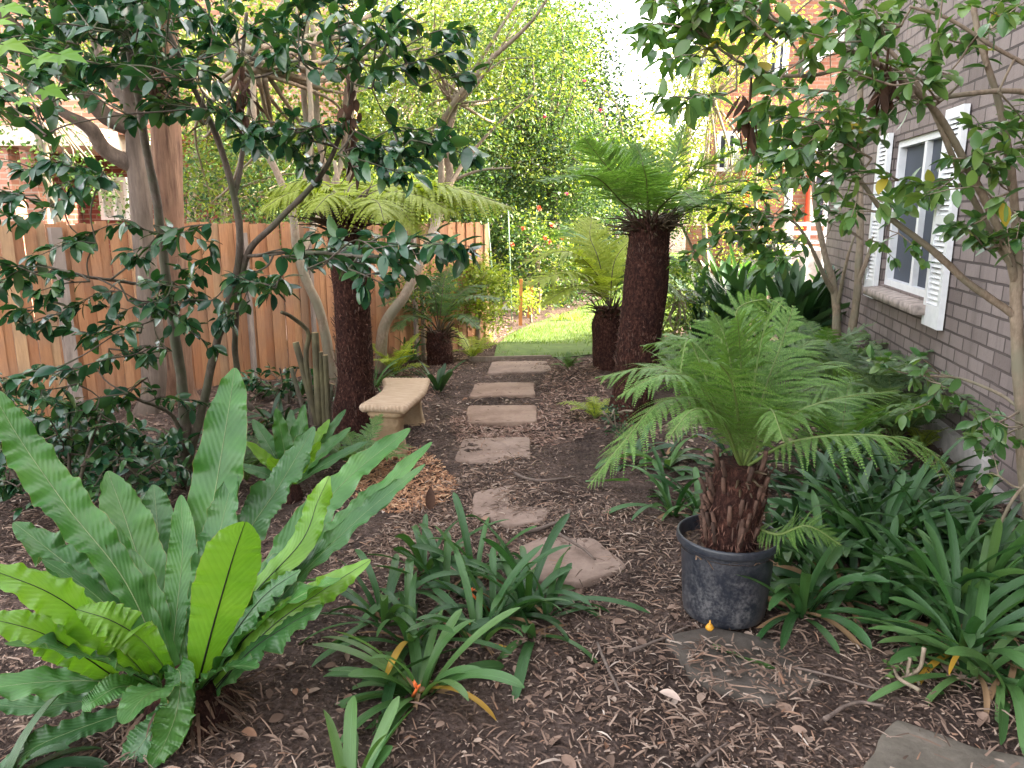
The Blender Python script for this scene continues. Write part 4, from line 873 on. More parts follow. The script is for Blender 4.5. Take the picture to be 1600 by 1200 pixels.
# ------------------------------------------------------------------ strap-leaved clumps
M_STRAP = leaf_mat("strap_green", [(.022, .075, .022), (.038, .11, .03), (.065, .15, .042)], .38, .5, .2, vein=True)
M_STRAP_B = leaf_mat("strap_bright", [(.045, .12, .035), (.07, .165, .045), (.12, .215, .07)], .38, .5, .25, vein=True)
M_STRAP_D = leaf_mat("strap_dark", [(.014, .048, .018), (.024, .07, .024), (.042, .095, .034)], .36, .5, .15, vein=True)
M_STRAP_Y = leaf_mat("strap_yellow", [(.45, .24, .03), (.5, .32, .05), (.36, .2, .05)], .5, .3, .25)
M_STRAP_DRY = leaf_mat("strap_dry", [(.25, .15, .08), (.33, .21, .12), (.2, .11, .06)], .8, .2, .1)
def strap(mb, base, az, el0, L, droop, width, rg, mi=0, roll=0):
    n = 14; C = crown_ctrl(base, az, el0, L, droop, n); T = nrm(np.gradient(C, axis=0)); t = np.linspace(0, 1, n + 1)
    side = np.array([math.cos(az), -math.sin(az), 0]); tw = rg.normal(0, .5) * t + roll
    C = C + side * (rg.normal(0, .06) * L * t ** 2)[:, None]
    N = np.cross(side[None], T); Sd = side[None] * np.cos(tw)[:, None] + N * np.sin(tw)[:, None]; N = np.cross(Sd, T)
    w_ = width * .5 * np.where(t < .75, .75 + .25 * np.sin(t / .75 * 1.57), np.sqrt(np.clip(1 - ((t - .75) / .253) ** 2, 0, 1)))
    V = np.stack([C - Sd * w_[:, None] + N * (w_ * .35)[:, None], C, C + Sd * w_[:, None] + N * (w_ * .35)[:, None]], 1); tc = np.zeros_like(V); tc[:, 0, 0] = -1; tc[:, 2, 0] = 1; tc[..., 1] = (t * L * 3)[:, None]
    i = np.arange(n)[:, None]; j = np.arange(2)[None]; mb.add(V, np.stack([i * 3 + j, i * 3 + j + 1, i * 3 + 4 + j, i * 3 + 3 + j], -1).reshape(-1, 4), tc, mi)
def clump(px, label, n, L, width, mats, seed, el=(.35, 1.45), droop=(.5, 1.7), dry=0, yel=0, cat="clump", fans=1, spread=.05, name="strap_leaf_clump", group="strap-leaved clumps", flower=None):
    rg = np.random.default_rng(seed); b = gp(*px); b[2] = float(gz(b[0], b[1])) if b[1] < 9 else 0
    mb = MB(); cs = [b + np.r_[rg.normal(0, spread, 2), 0] for _ in range(fans)]
    for k in range(n):
        c_ = cs[k % fans]; az = rg.uniform(0, 6.283); e = rg.uniform(*el); o = np.array([math.sin(az), math.cos(az), 0])
        strap(mb, c_ + o * rg.uniform(.005, .035) + [0, 0, -.01], az, e, L * rg.uniform(.6, 1.12), rg.uniform(*droop), width * rg.uniform(.75, 1.15), rg)
    for k in range(yel): strap(mb, cs[k % fans], rg.uniform(2, 4.3), rg.uniform(.2, .7), L * rg.uniform(.7, 1), rg.uniform(.9, 1.6), width * .7, rg, 1)
    for k in range(dry):
        az = rg.uniform(0, 6.283); strap(mb, cs[k % fans] + [0, 0, .01], az, rg.uniform(-.1, .5), L * rg.uniform(.4, .8), rg.uniform(.5, 1.3), width * rg.uniform(.4, .8), rg, 2)
    o = mb.build(name, [mats, M_STRAP_Y, M_STRAP_DRY], origin=b); tag(o, label, cat, group)
    if flower:
        f = MB(); fp = b + np.array(flower); 
        for k in range(4):
            d = nrm(np.r_[rg.normal(0, .5, 2), .8]); f.tube([fp, fp + d * .012, fp + d * .03], [.002, .006, .001], 7)
        f.tube([b + [0, 0, .02], fp], [.006, .005], 6); f.build("flower_bud", M_ORANGE, o)
    return o
M_ORANGE = plain("orange_bud", (.75, .16, .04), .5, .15)
clump((645, 1090), "bright strap-leaved clump alone on the near litter with one orange leaf hanging left", 26, .40, .040, M_STRAP_B, 1, (.25, 1.4), (.5, 1.5), 8, 1, flower=(.02, -.03, .07))
clump((765, 955), "wide strap-leaved clump covering the near edge of the pinkish stone", 46, .44, .034, M_STRAP, 2, (.3, 1.45), (.5, 1.6), 8, 2, fans=3, spread=.09, flower=(-.08, -.05, .13))
clump((590, 960), "thin pale-edged strap clump wedged between the huge nest fern and the wide clump", 34, .42, .034, M_STRAP, 3, (.3, 1.4), (.5, 1.6), 4, 1, fans=2, spread=.08)
clump((565, 1235), "few upright rounded strap leaves poking in at the bottom edge", 9, .26, .045, M_STRAP_B, 4, (.7, 1.45), (.2, .9), 2)
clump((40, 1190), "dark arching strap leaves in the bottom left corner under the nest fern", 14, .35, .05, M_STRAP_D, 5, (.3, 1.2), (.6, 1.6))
clump((1310, 960), "strap-leaved clump with a skirt of dry tan leaves immediately right of the black pot", 44, .46, .036, M_STRAP, 6, (.3, 1.45), (.5, 1.6), 26, 1, fans=2, spread=.06)
clump((1500, 1000), "strap-leaved clump with two orange-yellow dead leaves above the bare grey stone", 44, .46, .038, M_STRAP, 7, (.15, 1.4), (.5, 1.5), 10, 3, fans=3, spread=.10)
clump((1610, 1050), "strap-leaved clump cut by the right edge with long drooping pale leaves", 42, .46, .036, M_STRAP_B, 8, (.15, 1.35), (.6, 1.6), 8, fans=3, spread=.09)
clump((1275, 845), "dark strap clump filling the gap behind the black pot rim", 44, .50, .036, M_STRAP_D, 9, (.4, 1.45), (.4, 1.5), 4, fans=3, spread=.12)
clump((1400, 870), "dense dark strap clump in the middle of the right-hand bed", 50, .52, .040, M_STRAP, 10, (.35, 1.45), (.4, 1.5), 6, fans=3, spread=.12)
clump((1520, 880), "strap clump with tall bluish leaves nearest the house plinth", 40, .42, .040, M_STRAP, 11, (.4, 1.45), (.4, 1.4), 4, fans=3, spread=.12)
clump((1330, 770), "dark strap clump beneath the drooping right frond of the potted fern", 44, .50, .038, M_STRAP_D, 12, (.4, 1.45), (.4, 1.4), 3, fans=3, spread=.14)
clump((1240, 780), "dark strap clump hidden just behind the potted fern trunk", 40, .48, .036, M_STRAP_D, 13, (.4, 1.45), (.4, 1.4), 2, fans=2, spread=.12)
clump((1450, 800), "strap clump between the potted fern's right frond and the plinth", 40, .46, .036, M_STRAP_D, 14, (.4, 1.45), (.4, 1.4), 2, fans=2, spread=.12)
clump((1080, 790), "low strap clump left of the potted fern trunk reaching over dark soil", 26, .42, .032, M_STRAP, 15, (.2, 1.3), (.5, 1.6), 3, fans=2, spread=.08)
clump((1050, 735), "pale yellow-green broad leaves low under the left frond of the potted fern", 14, .30, .05, M_STRAP_B, 16, (.3, 1.2), (.5, 1.4))
clump((676, 610), "dark green fan of stiff strap leaves at the far leg of the bench", 14, .36, .055, M_STRAP_D, 17, (.7, 1.45), (.1, .7))
clump((590, 605), "grassy grey-green tuft between the dark fern trunk and the bench", 30, .45, .02, M_STRAP, 18, (.4, 1.4), (.6, 1.9))
clump((545, 705), "low dark leaves at the foot of the fern trunk beside the bench", 14, .28, .04, M_STRAP_D, 19, (.3, 1.2), (.5, 1.5))
clump((1620, 880), "strap clump at the right edge against the plinth", 26, .36, .038, M_STRAP, 20, (.4, 1.4), (.5, 1.5), 3, fans=2, spread=.1)
for k, (px, lab, n, L, m) in enumerate([((1370, 930), "strap clump between the dry-skirted clump and the clump with orange leaves", 40, .46, M_STRAP), ((1440, 935), "low spreading strap clump behind the clump with orange leaves", 44, .48, M_STRAP),
        ((1560, 950), "bright strap clump on the right side of the bed, second from the right edge", 44, .48, M_STRAP_B), ((1350, 860), "strap clump at the back of the bed in line with the pot rim", 44, .5, M_STRAP),
        ((1470, 860), "strap clump with crossing leaves in the back of the right-hand bed", 44, .52, M_STRAP), 
        ((1400, 800), "dark strap clump directly under the tip of the right fern frond", 40, .46, M_STRAP_D), 
        ((1280, 905), "strap clump touching the right side of the black pot", 36, .42, M_STRAP), ((1640, 960), "strap clump mostly out of frame at the right edge", 40, .48, M_STRAP),
        ((690, 900), "strap clump with thin leaves between the two near middle clumps", 34, .42, M_STRAP), ((830, 950), "strap clump reaching over the bare litter right of the wide clump", 26, .40, M_STRAP),
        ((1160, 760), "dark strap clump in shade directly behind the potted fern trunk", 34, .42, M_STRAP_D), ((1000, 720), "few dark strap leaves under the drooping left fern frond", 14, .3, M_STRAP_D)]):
    clump(px, lab, n, L, .036, m, 120 + k, (.25, 1.42), (.5, 1.6), 4, 0, fans=3, spread=.10)
for k, (px, lab, n, L, m) in enumerate([((330, 700), "dark strap leaves at the foot of the two big trunks", 26, .4, M_STRAP_D), ((60, 720), "dark strap leaves below the fence at the far left", 26, .45, M_STRAP_D), ((150, 740), "grassy strap tuft between the low camellia bushes", 24, .4, M_STRAP),
        ((400, 680), "low strap tuft in front of the cut-back stems", 22, .35, M_STRAP_D), ((630, 560), "grey-green grassy tuft below the fence behind the bench", 26, .4, M_STRAP)]):
    clump(px, lab, n, L, .028, m, 150 + k, (.4, 1.45), (.4, 1.5), 4, 0, fans=3, spread=.12)
# broad-leaved dark clumps further back by the house
for k, (px, lab, L, wd_, m) in enumerate([((1120, 535), "tall clump of broad dark blade leaves nearest the central fern trunk", 1.05, .095, M_STRAP_D), ((1195, 540), "tall clump of broad dark blade leaves beneath a yellow leaf, middle of the row", 1.25, .10, M_STRAP_D),
                                          ((1262, 535), "tall clump of broad dark blade leaves behind the grey shrub stems", 1.2, .10, M_STRAP_D), ((1330, 520), "tall clump of broad dark blade leaves below the far window shutter", 1.0, .095, M_STRAP_D),
                                          ((1160, 500), "clump of broad dark blade leaves at the back, backed by lawn", 1.1, .09, M_STRAP)]):
    clump(px, lab, 60, L, wd_, m, 60 + k, (.75, 1.52), (.1, .9), 2, fans=5, spread=.2, name="broad_leaf_clump", group="broad-leaved clumps by the house")
# ------------------------------------------------------------------ camellias: stems, twigs, glossy leaves
M_CAM = leaf_mat("camellia_leaf", [(.012, .050, .028), (.020, .070, .032), (.034, .092, .036), (.055, .12, .035)], .23, .6, .16, (1.5, 1.9, .5))
M_CAM_L = leaf_mat("camellia_leaf_light", [(.04, .11, .035), (.065, .15, .045), (.10, .19, .05), (.14, .22, .055)], .30, .55, .26, (1.6, 1.8, .5))
M_STEM_D = bark_mat("dark_stem_bark", (.055, .040, .030), (.13, .10, .08), (1, 1, .4), 60, .85, .5, (.06, .065, .035), .004)
M_STEM_L = bark_mat("tan_stem_bark", (.16, .115, .08), (.30, .23, .17), (1, 1, .4), 50, .8, .5, (.19, .17, .12), .004)
M_DEAD = plain("dead_leaf", (.10, .05, .032), .85, .4, 15, island=.5)
def camellia(name, label, cat, base, stems, sprays, seed, mleaf, mstem, leaf=.095, dead=(), group=None, dens=1.0, droop=.45, yellow=0):
    rg = np.random.default_rng(seed); o = thing(name, base, label, cat, group)
    sm = MB(); nodes = []
    for st in stems:
        P = smooth([at(x, y, Y) for x, y, Y, r in st], 12 * len(st)); r = np.interp(np.linspace(0, 1, len(P)), np.linspace(0, 1, len(st)), [q[3] for q in st])
        P = P + .006 * np.stack([vnoise(P * 9, seed + k) for k in range(3)], 1); sm.tube(P, r, 9, bump=.10, seed=seed); nodes.append(np.c_[P, r])
    nodes = np.vstack(nodes); small = name == "camellia_sapling"
    if not small: sm.build("trunk", mstem, o)
    tm = sm if small else MB(); pos, dr, nr, sc = [], [], [], []
    for sp in sprays:
        x0, y0, x1, y1, Y = sp[:5]; A = at(x0, y0, Y + rg.normal(0, .04)); Bp = at(x1, y1, Y + rg.normal(0, .15))
        dd = np.linalg.norm(nodes[:, :3] - A, axis=1) + np.where(nodes[:, 2] > A[2] + .15, .25, 0); q = nodes[dd.argmin()]
        Lc = np.linalg.norm(q[:3] - A)
        if Lc < 2.5:
            C = smooth([q[:3], (q[:3] + A) / 2 + rg.normal(0, .06 * Lc, 3) + [0, 0, -.04 * Lc], A], 8); tm.tube(C, np.linspace(min(q[3] * .7, .008), .0045, 8), 5, cap=False)
        L = np.linalg.norm(Bp - A); M_ = (A + Bp) / 2 + rg.normal(0, .05 * L, 3) + [0, 0, .07 * L]
        n = max(4, int(L / .030)); C = smooth([A, M_, Bp], n); tm.tube(C, np.linspace(.0045, .0018, n), 5)
        nodes = np.vstack([nodes, np.c_[C[::3], np.full(len(C[::3]), .004)]])
        T = nrm(np.gradient(C, axis=0)); tdir = nrm(Bp - A); sd = nrm(np.cross(tdir, [0, 0, 1]))
        # side twigs carrying rosettes
        tips = [(C[-1], T[-1])]
        for k in range(int(L / .14) + 1):
            f = rg.uniform(.15, .95); i = int(f * (n - 1)); s_ = rg.choice([-1, 1]); d = nrm(T[i] * .6 + sd * s_ * rg.uniform(.4, 1.0) + [0, 0, rg.uniform(-.35, .4)]); l = rg.uniform(.06, .16)
            e = C[i] + d * l; tm.tube([C[i], C[i] + d * l * .5 + [0, 0, .006], e], [.0028, .0022, .0016], 4); tips.append((e, d))
            for u in (.35, .65):
                pos.append(C[i] + d * l * u); dr.append(nrm(d + rg.normal(0, .7, 3) + [0, 0, -droop * .6])); nr.append(rg.normal(0, .45, 3) + [0, 0, 1]); sc.append(rg.uniform(.7, 1.1) * leaf)
        for i in range(n):
            if rg.random() < .62 * dens:
                s_ = 1 if i % 2 else -1; pos.append(C[i]); dr.append(nrm(T[i] * .45 + sd * s_ * .8 + rg.normal(0, .3, 3) + [0, 0, -droop])); nr.append(rg.normal(0, .42, 3) + [0, 0, 1]); sc.append(rg.uniform(.7, 1.15) * leaf)
        for e, d in tips:
            for k in range(rg.integers(3, 6)):
                pos.append(e + rg.normal(0, .006, 3)); dr.append(nrm(d * .55 + rg.normal(0, .65, 3) + [0, 0, -droop * .8])); nr.append(rg.normal(0, .4, 3) + [0, 0, 1]); sc.append(rg.uniform(.65, 1.15) * leaf)
    tm.build("trunk" if small else "twigs", mstem, o)
    pos, dr, nr, sc = map(np.array, (pos, dr, nr, sc)); lm = MB()
    k = rg.random(len(pos)) < .5
    S3 = np.stack([sc * rg.uniform(.85, 1.12, len(sc)), sc, sc], 1)
    yl = rg.random(len(pos)) < yellow
    lm.scatter(LEAF, pos[k & ~yl], dr[k & ~yl], nr[k & ~yl], S3[k & ~yl]); lm.scatter(LEAF_FLAT, pos[~k & ~yl], dr[~k & ~yl], nr[~k & ~yl], S3[~k & ~yl]); lm.build("foliage", mleaf, o)
    if yl.any():
        ym = MB(); ym.scatter(LEAF, pos[yl], dr[yl], nr[yl], S3[yl]); ym.build("yellow_leaves", M_YLEAF, o)
    for (x, y, Y, n, hh) in dead:
        dm = MB(); c_ = at(x, y, Y); p = c_ + rg.normal(0, .02, (n, 3)) + np.c_[np.zeros((n, 2)), -rg.uniform(0, hh, n)]
        dm.scatter(LEAF_FLAT, p, np.c_[rg.normal(0, .35, (n, 2)), -np.ones(n)], rg.normal(size=(n, 3)), np.stack([rg.uniform(.03, .07, n), rg.uniform(.05, .13, n), rg.uniform(.03, .1, n)], 1))
        dm.tube([c_ + [0, 0, .1], c_, c_ - [0, 0, hh]], [.004, .006, .003], 5); dm.build("dead_leaf_bundle", M_DEAD, o)
    return o
M_YLEAF = leaf_mat("yellowing_leaf", [(.30, .26, .03), (.40, .30, .04), (.22, .26, .05)], .4, .4, .3)
def fill(rg, n, box, Y, origin, ln=(60, 130), down=.1):
    "random sprays in a pixel box pointing away from an origin pixel"
    out = []
    for _ in range(n):
        x = rg.uniform(box[0], box[2]); y = rg.uniform(box[1], box[3]); d = np.array([x - origin[0], (y - origin[1]) * .6]); d = d / (np.linalg.norm(d) + 1e-6) + rg.normal(0, .45, 2) + [0, down]
        d = d / np.linalg.norm(d); l = rg.uniform(*ln); out.append((x - d[0] * l / 2, y - d[1] * l / 2, x + d[0] * l / 2, y + d[1] * l / 2, rg.uniform(*Y)))
    return out
# left camellia
rg = np.random.default_rng(101); YL = 4.3
bl = gp(292, 758); bl[2] = float(gz(bl[0], bl[1])) - .02
stems = [[(293, 775, YL + .05, .042), (291, 690, YL, .036), (281, 580, YL, .030), (262, 450, YL, .027), (247, 333, YL - .05, .024), (233, 250, YL - .1, .022), (215, 150, YL - .2, .018), (190, 20, YL - .3, .014)],
         [(293, 720, YL, .026), (315, 640, YL, .024), (338, 540, YL - .05, .022), (372, 410, YL - .1, .020), (366, 310, YL - .15, .018), (340, 215, YL - .2, .016), (300, 130, YL - .3, .013), (258, 40, YL - .4, .010)],
         [(395, 640, YL + .15, .018), (375, 610, YL + .1, .018), (368, 520, YL, .017), (385, 400, YL - .1, .018), (433, 347, YL - .15, .016), (480, 300, YL - .2, .014), (518, 245, YL - .25, .012), (545, 160, YL - .3, .009), (555, 60, YL - .4, .007)],
         [(290, 700, YL, .014), (268, 650, YL - .1, .011), (220, 625, YL - .3, .009), (195, 615, YL - .4, .007)],
         [(366, 310, YL - .15, .014), (380, 230, YL - .1, .012), (375, 120, YL - .1, .010), (385, 20, YL - .1, .008)],
         [(385, 400, YL - .1, .010), (470, 395, YL - .5, .009), (560, 400, YL - .9, .007), (640, 395, YL - 1.1, .005)],
         [(262, 450, YL, .010), (180, 440, YL - .4, .008), (80, 425, YL - .7, .006), (20, 430, YL - .8, .005)]]
sp = [(250, 365, 130, 372, 3.8), (240, 352, 330, 385, 3.8), (330, 350, 215, 400, 3.7), (110, 425, 5, 440, 3.4), (140, 440, 60, 455, 3.5), (190, 455, 110, 480, 3.7), (110, 490, 70, 510, 3.6), (250, 470, 175, 495, 3.9), (270, 440, 300, 470, 4.0),
      (240, 500, 175, 520, 3.8), (260, 545, 170, 565, 3.8), (170, 560, 80, 585, 3.6), (90, 575, 5, 590, 3.4), (200, 615, 110, 640, 3.6), (150, 640, 60, 660, 3.6), (180, 660, 110, 700, 3.7), (230, 590, 200, 620, 3.8),
      (330, 400, 300, 430, 4.1), (350, 450, 420, 430, 4.1), (400, 400, 480, 395, 3.8), (390, 470, 340, 500, 4.1), (440, 400, 540, 395, 3.5), (520, 400, 600, 400, 3.35), (590, 400, 680, 390, 3.2), (640, 385, 715, 380, 3.15), (545, 420, 600, 445, 3.4), (440, 430, 420, 460, 3.7), (600, 405, 650, 430, 3.3), (470, 380, 500, 365, 3.6),
      (480, 420, 560, 415, 3.5), (560, 390, 640, 378, 3.3), (400, 425, 380, 470, 3.9), (330, 470, 260, 480, 4.0), (200, 470, 290, 500, 3.9), (170, 545, 230, 555, 3.8), (60, 430, 0, 415, 3.4), (150, 380, 60, 400, 3.6), (80, 470, 10, 490, 3.5), (290, 450, 230, 440, 3.9), (220, 520, 140, 530, 3.7), (60, 590, 0, 620, 3.4), (120, 600, 50, 610, 3.5), (300, 520, 330, 540, 4.1), (250, 620, 300, 640, 4.0), (90, 680, 30, 700, 3.6), (700, 385, 730, 400, 3.15), (430, 450, 380, 440, 3.7)]
sp += fill(rg, 11, (40, 10, 200, 110), (3.4, 4.2), (240, 160)) + fill(rg, 13, (200, 0, 420, 90), (3.5, 4.2), (300, 160)) + fill(rg, 6, (230, 90, 420, 190), (3.5, 4.2), (320, 150))
sp += fill(rg, 9, (400, 0, 560, 110), (3.4, 4.1), (480, 140)) + fill(rg, 9, (560, 60, 690, 160), (3.3, 4.0), (530, 200)) + fill(rg, 9, (520, 180, 690, 260), (3.3, 4.0), (510, 220)) + fill(rg, 6, (420, 190, 540, 245), (3.5, 4.1), (500, 220))
sp += fill(rg, 5, (160, 95, 290, 180), (3.4, 4.0), (240, 200)) + fill(rg, 4, (0, 130, 110, 260), (3.2, 3.8), (180, 300)) + fill(rg, 5, (0, 240, 140, 320), (3.2, 3.9), (220, 330))
camellia("camellia", "dark glossy camellia with several thin bent stems rising behind the huge bird's nest fern", "shrub", bl, stems, sp, 7, M_CAM, M_STEM_D, .092, [(375, 95, 4.0, 40, .3), (545, 130, 4.0, 40, .42), (238, 80, 4.0, 14, .2)], "camellias", 1.1)
# small camellia saplings low down on the left
def sapling(px, label, seed, n, h, leaf=.085, m=None):
    b = gp(*px); b[2] = float(gz(b[0], b[1])); Y = b[1]; x, y = px; s = FPX / Y / 1.02; rg = np.random.default_rng(seed)
    st = []; spr = []
    for k in range(3):
        dx = rg.uniform(-.35, .35) * h * s; st.append([(x, y + 6, Y, .012), (x + dx * .5, y - h * s * .5, Y + rg.uniform(-.1, .1), .009), (x + dx, y - h * s * .85, Y + rg.uniform(-.25, .25), .006)])
    for _ in range(n):
        a = rg.uniform(.05, 3.09); r = rg.uniform(.3, .9) * h * s; cx, cy = x + math.cos(a) * r * .9, y - math.sin(a) * r * .9 - .1 * h * s; l = rg.uniform(.12, .3) * s * .5; dx, dy = math.cos(a) * l, -math.sin(a) * l * .5
        spr.append((cx - dx, cy - dy, cx + dx, cy + dy, Y + rg.uniform(-.35, .3)))
    camellia("camellia_sapling", label, "shrub", b, st, spr, seed, m or M_CAM, M_STEM_D, leaf, (), "low camellias")
sapling((110, 800), "low glossy camellia bush between the left nest fern fronds and the fence", 31, 26, .62)
sapling((215, 770), "low glossy camellia bush at the left foot of the thin camellia stems", 32, 22, .40)
sapling((450, 640), "small leafy camellia sprig in front of the cut-back stump", 33, 12, .4)
sapling((30, 760), "low camellia bush at the far left edge below the fence", 34, 18, .55)
sapling((1455, 640), "small leggy bush growing against the brick wall under the window", 35, 14, .75, .06, M_CAM_L)
# right camellia (trunk at the right edge)
rg = np.random.default_rng(102); YR = 3.35
br = gp(1612, 830); br[2] = 0
stems = [[(1612, 850, YR, .04), (1600, 700, YR, .036), (1592, 580, YR, .034), (1586, 490, YR, .032), (1590, 400, YR, .026), (1582, 300, YR, .020), (1566, 187, YR - .02, .018), (1533, 67, YR - .05, .015), (1512, -30, YR - .05, .012)],
         [(1588, 495, YR, .022), (1552, 470, YR, .020), (1510, 440, YR - .02, .019), (1467, 400, YR - .05, .018), (1387, 337, YR - .1, .014), (1347, 287, YR - .15, .010), (1310, 250, YR - .2, .007)],
         [(1587, 440, YR, .022), (1570, 380, YR - .05, .021), (1520, 277, YR - .1, .019), (1463, 180, YR - .15, .016), (1407, 123, YR - .2, .014), (1330, 80, YR - .2, .010), (1270, 40, YR - .25, .007)],
         [(1585, 420, YR + .05, .018), (1547, 360, YR + .05, .017), (1490, 247, YR + .05, .015), (1433, 130, YR + .05, .012), (1350, 40, YR + .05, .009), (1290, -20, YR, .006)],
         [(1640, 150, YR - .1, .014), (1560, 143, YR - .1, .013), (1450, 152, YR - .1, .012), (1395, 149, YR - .15, .011), (1330, 110, YR - .15, .010), (1270, 118, YR - .2, .009), (1205, 116, YR - .2, .008), (1150, 95, YR - .3, .006), (1090, 50, YR - .3, .004)],
         [(1620, 110, YR - .3, .010), (1560, 75, YR - .3, .009), (1480, 30, YR - .3, .008), (1420, 10, YR - .3, .006)],
         [(1595, 640, YR, .010), (1560, 615, YR + .1, .009), (1500, 592, YR + .2, .008), (1430, 585, YR + .3, .006)],
         [(1640, 720, 2.9, .008), (1590, 770, 2.95, .008), (1565, 810, 3.0, .008), (1545, 860, 3.05, .008)]]
sp = [(1430, 150, 1380, 190, 3.2), (1350, 287, 1290, 265, 3.1), (1340, 290, 1330, 340, 3.1), (1387, 337, 1340, 330, 3.2), (1300, 250, 1240, 235, 3.1), (1205, 116, 1130, 105, 3.1), (1150, 95, 1085, 60, 3.0), (1090, 50, 1010, 40, 3.0), (1100, 30, 1160, 20, 3.0), (1075, 25, 1020, 75, 3.0),
      (1130, 105, 1080, 90, 3.0), (1110, 60, 1060, 20, 3.0), (1150, 140, 1095, 165, 3.0), (1110, 150, 1075, 160, 3.0), (1500, 592, 1440, 575, 3.55), (1440, 585, 1480, 620, 3.5), (1400, 580, 1360, 560, 3.6), (1470, 600, 1430, 640, 3.5), (1560, 660, 1530, 680, 3.2), (1600, 665, 1530, 660, 3.0), (1590, 670, 1560, 690, 3.0),
      (1570, 750, 1540, 740, 2.95), (1530, 277, 1560, 255, 3.2), (1540, 240, 1600, 230, 3.2), (1580, 300, 1550, 260, 3.2), (1500, 130, 1420, 130, 3.15), (1560, 143, 1600, 190, 3.1), (1500, 270, 1460, 300, 3.3), (1540, 390, 1500, 350, 3.3), (1585, 330, 1600, 360, 3.3)]
sp += fill(rg, 9, (1180, 0, 1400, 90), (2.9, 3.5), (1450, 120), (60, 120)) + fill(rg, 6, (1200, 90, 1420, 200), (2.9, 3.5), (1460, 150), (60, 120)) + fill(rg, 6, (1240, 200, 1400, 300), (2.9, 3.5), (1450, 300), (50, 110))
sp += fill(rg, 6, (1440, 0, 1600, 90), (2.9, 3.5), (1520, 150), (50, 110)) + fill(rg, 5, (1450, 150, 1600, 330), (2.9, 3.5), (1560, 320), (40, 90)) + fill(rg, 8, (1060, 0, 1180, 60), (2.9, 3.2), (1240, 90))
sp += fill(rg, 4, (1160, 130, 1290, 260), (2.9, 3.3), (1380, 160), (50, 110)) + fill(rg, 3, (1545, 340, 1600, 420), (3, 3.4), (1590, 420), (40, 60))
camellia("camellia", "tall open camellia at the right edge, tan stems leaning over the house window", "shrub", br, [[(x, y, Y, r * .82) for x, y, Y, r in st] for st in stems], sp, 8, M_CAM_L, M_STEM_L, .080, [(1385, 105, 3.1, 40, .06), (1172, 150, 3.1, 16, .12)], "camellias", .75, .35, .012)
# second camellia nearer the window's far shutter
Y2 = 6.1; b2 = gp(1312, 585); b2[2] = float(gz(b2[0], b2[1])); Y2 = b2[1]; rg = np.random.default_rng(103)
stems = [[(1308, 600, Y2, .045), (1308, 520, Y2, .042), (1303, 450, Y2, .035), (1287, 390, Y2, .028), (1272, 310, Y2, .022), (1268, 200, Y2, .016), (1250, 90, Y2, .012)],
         [(1318, 600, Y2, .04), (1332, 510, Y2, .040), (1342, 420, Y2, .036), (1344, 280, Y2, .032), (1345, 130, Y2, .025), (1352, 0, Y2, .018)],
         [(1303, 460, Y2, .026), (1285, 425, Y2 - .1, .022), (1265, 380, Y2 - .2, .016), (1235, 345, Y2 - .3, .012), (1180, 340, Y2 - .4, .008)],
         [(1338, 450, Y2, .022), (1360, 390, Y2 - .1, .02), (1385, 300, Y2 - .1, .016), (1400, 200, Y2 - .1, .010)],
         [(1308, 480, Y2, .02), (1320, 420, Y2 - .2, .016), (1335, 370, Y2 - .3, .010)]]
sp = [(1240, 345, 1170, 330, 5.6), (1200, 340, 1120, 330, 5.5), (1180, 360, 1090, 380, 5.4), (1265, 380, 1200, 390, 5.6), (1300, 350, 1240, 330, 5.7), (1250, 400, 1190, 420, 5.5), (1130, 390, 1075, 400, 5.4)]
sp += fill(rg, 8, (1150, 240, 1330, 400), (5.3, 6.3), (1330, 380), (40, 100)) + fill(rg, 6, (1190, 120, 1390, 260), (5.3, 6.3), (1330, 300), (40, 90)) + fill(rg, 4, (1360, 270, 1440, 400), (5.4, 6.0), (1360, 380), (40, 70)) + fill(rg, 4, (1230, 0, 1400, 120), (5.3, 6.3), (1340, 200), (50, 100))
sp += fill(rg, 4, (1080, 370, 1230, 430), (5.3, 6.3), (1250, 420), (40, 80))
camellia("camellia", "multi-stemmed camellia with grey-tan trunks in front of the far shutter of the house window", "shrub", b2, stems, sp, 9, M_CAM_L, M_STEM_L, .10, (), "camellias", .75, .35, .012)

# maple sprig at the top left corner
MAPLE = (lambda a: (np.r_[[[0, 0, 0]], a], [np.array([[0, i + 1, (i + 1) % len(a) + 1] for i in range(len(a))])]))(
    np.array([[-.08, -.15, 0], [-.5, -.05, .02], [-.36, .18, .02], [-.62, .42, -.04], [-.26, .42, .03], [-.18, .62, 0], [0, 1, -.1], [.18, .62, 0], [.26, .42, .03], [.62, .42, -.04], [.36, .18, .02], [.5, -.05, .02], [.08, -.15, 0]])[::-1])
M_MAPLE = leaf_mat("maple_leaf", [(.09, .22, .02), (.14, .29, .03), (.20, .34, .05)], .5, .3, .4)
mp_b = gp(-260, 900); mp_b[2] = 0
mp = thing("maple_sapling", mp_b, "bright lime maple leaves on a twig reaching in at the top left corner", "sapling")
mb = MB(); mb.tube([mp_b - [0, 0, .03], at(-240, 500, 2.2), at(-200, 200, 2.1), at(-120, 60, 2.1)], [.02, .016, .012, .008], 8); tw = mb; mb = MB(); rg = np.random.default_rng(6)
for x, y, s in ((8, 12, .075), (5, 70, .085), (60, 92, .085), (95, 85, .08), (70, 140, .07), (30, 158, .05), (-20, 40, .08), (-30, 110, .08)):
    p = at(x, y, 2.05 + rg.uniform(-.1, .1)); tw.tube([at(-120, 60, 2.1), (p + at(-120, 60, 2.1)) / 2 + [0, 0, .02], p], [.004, .0025, .0015], 5)
    mb.scatter(MAPLE, [p], [[.8, -.2, -.12 + rg.uniform(-.2, .2)]], [[.1, -.55, .8]], np.array([s]))
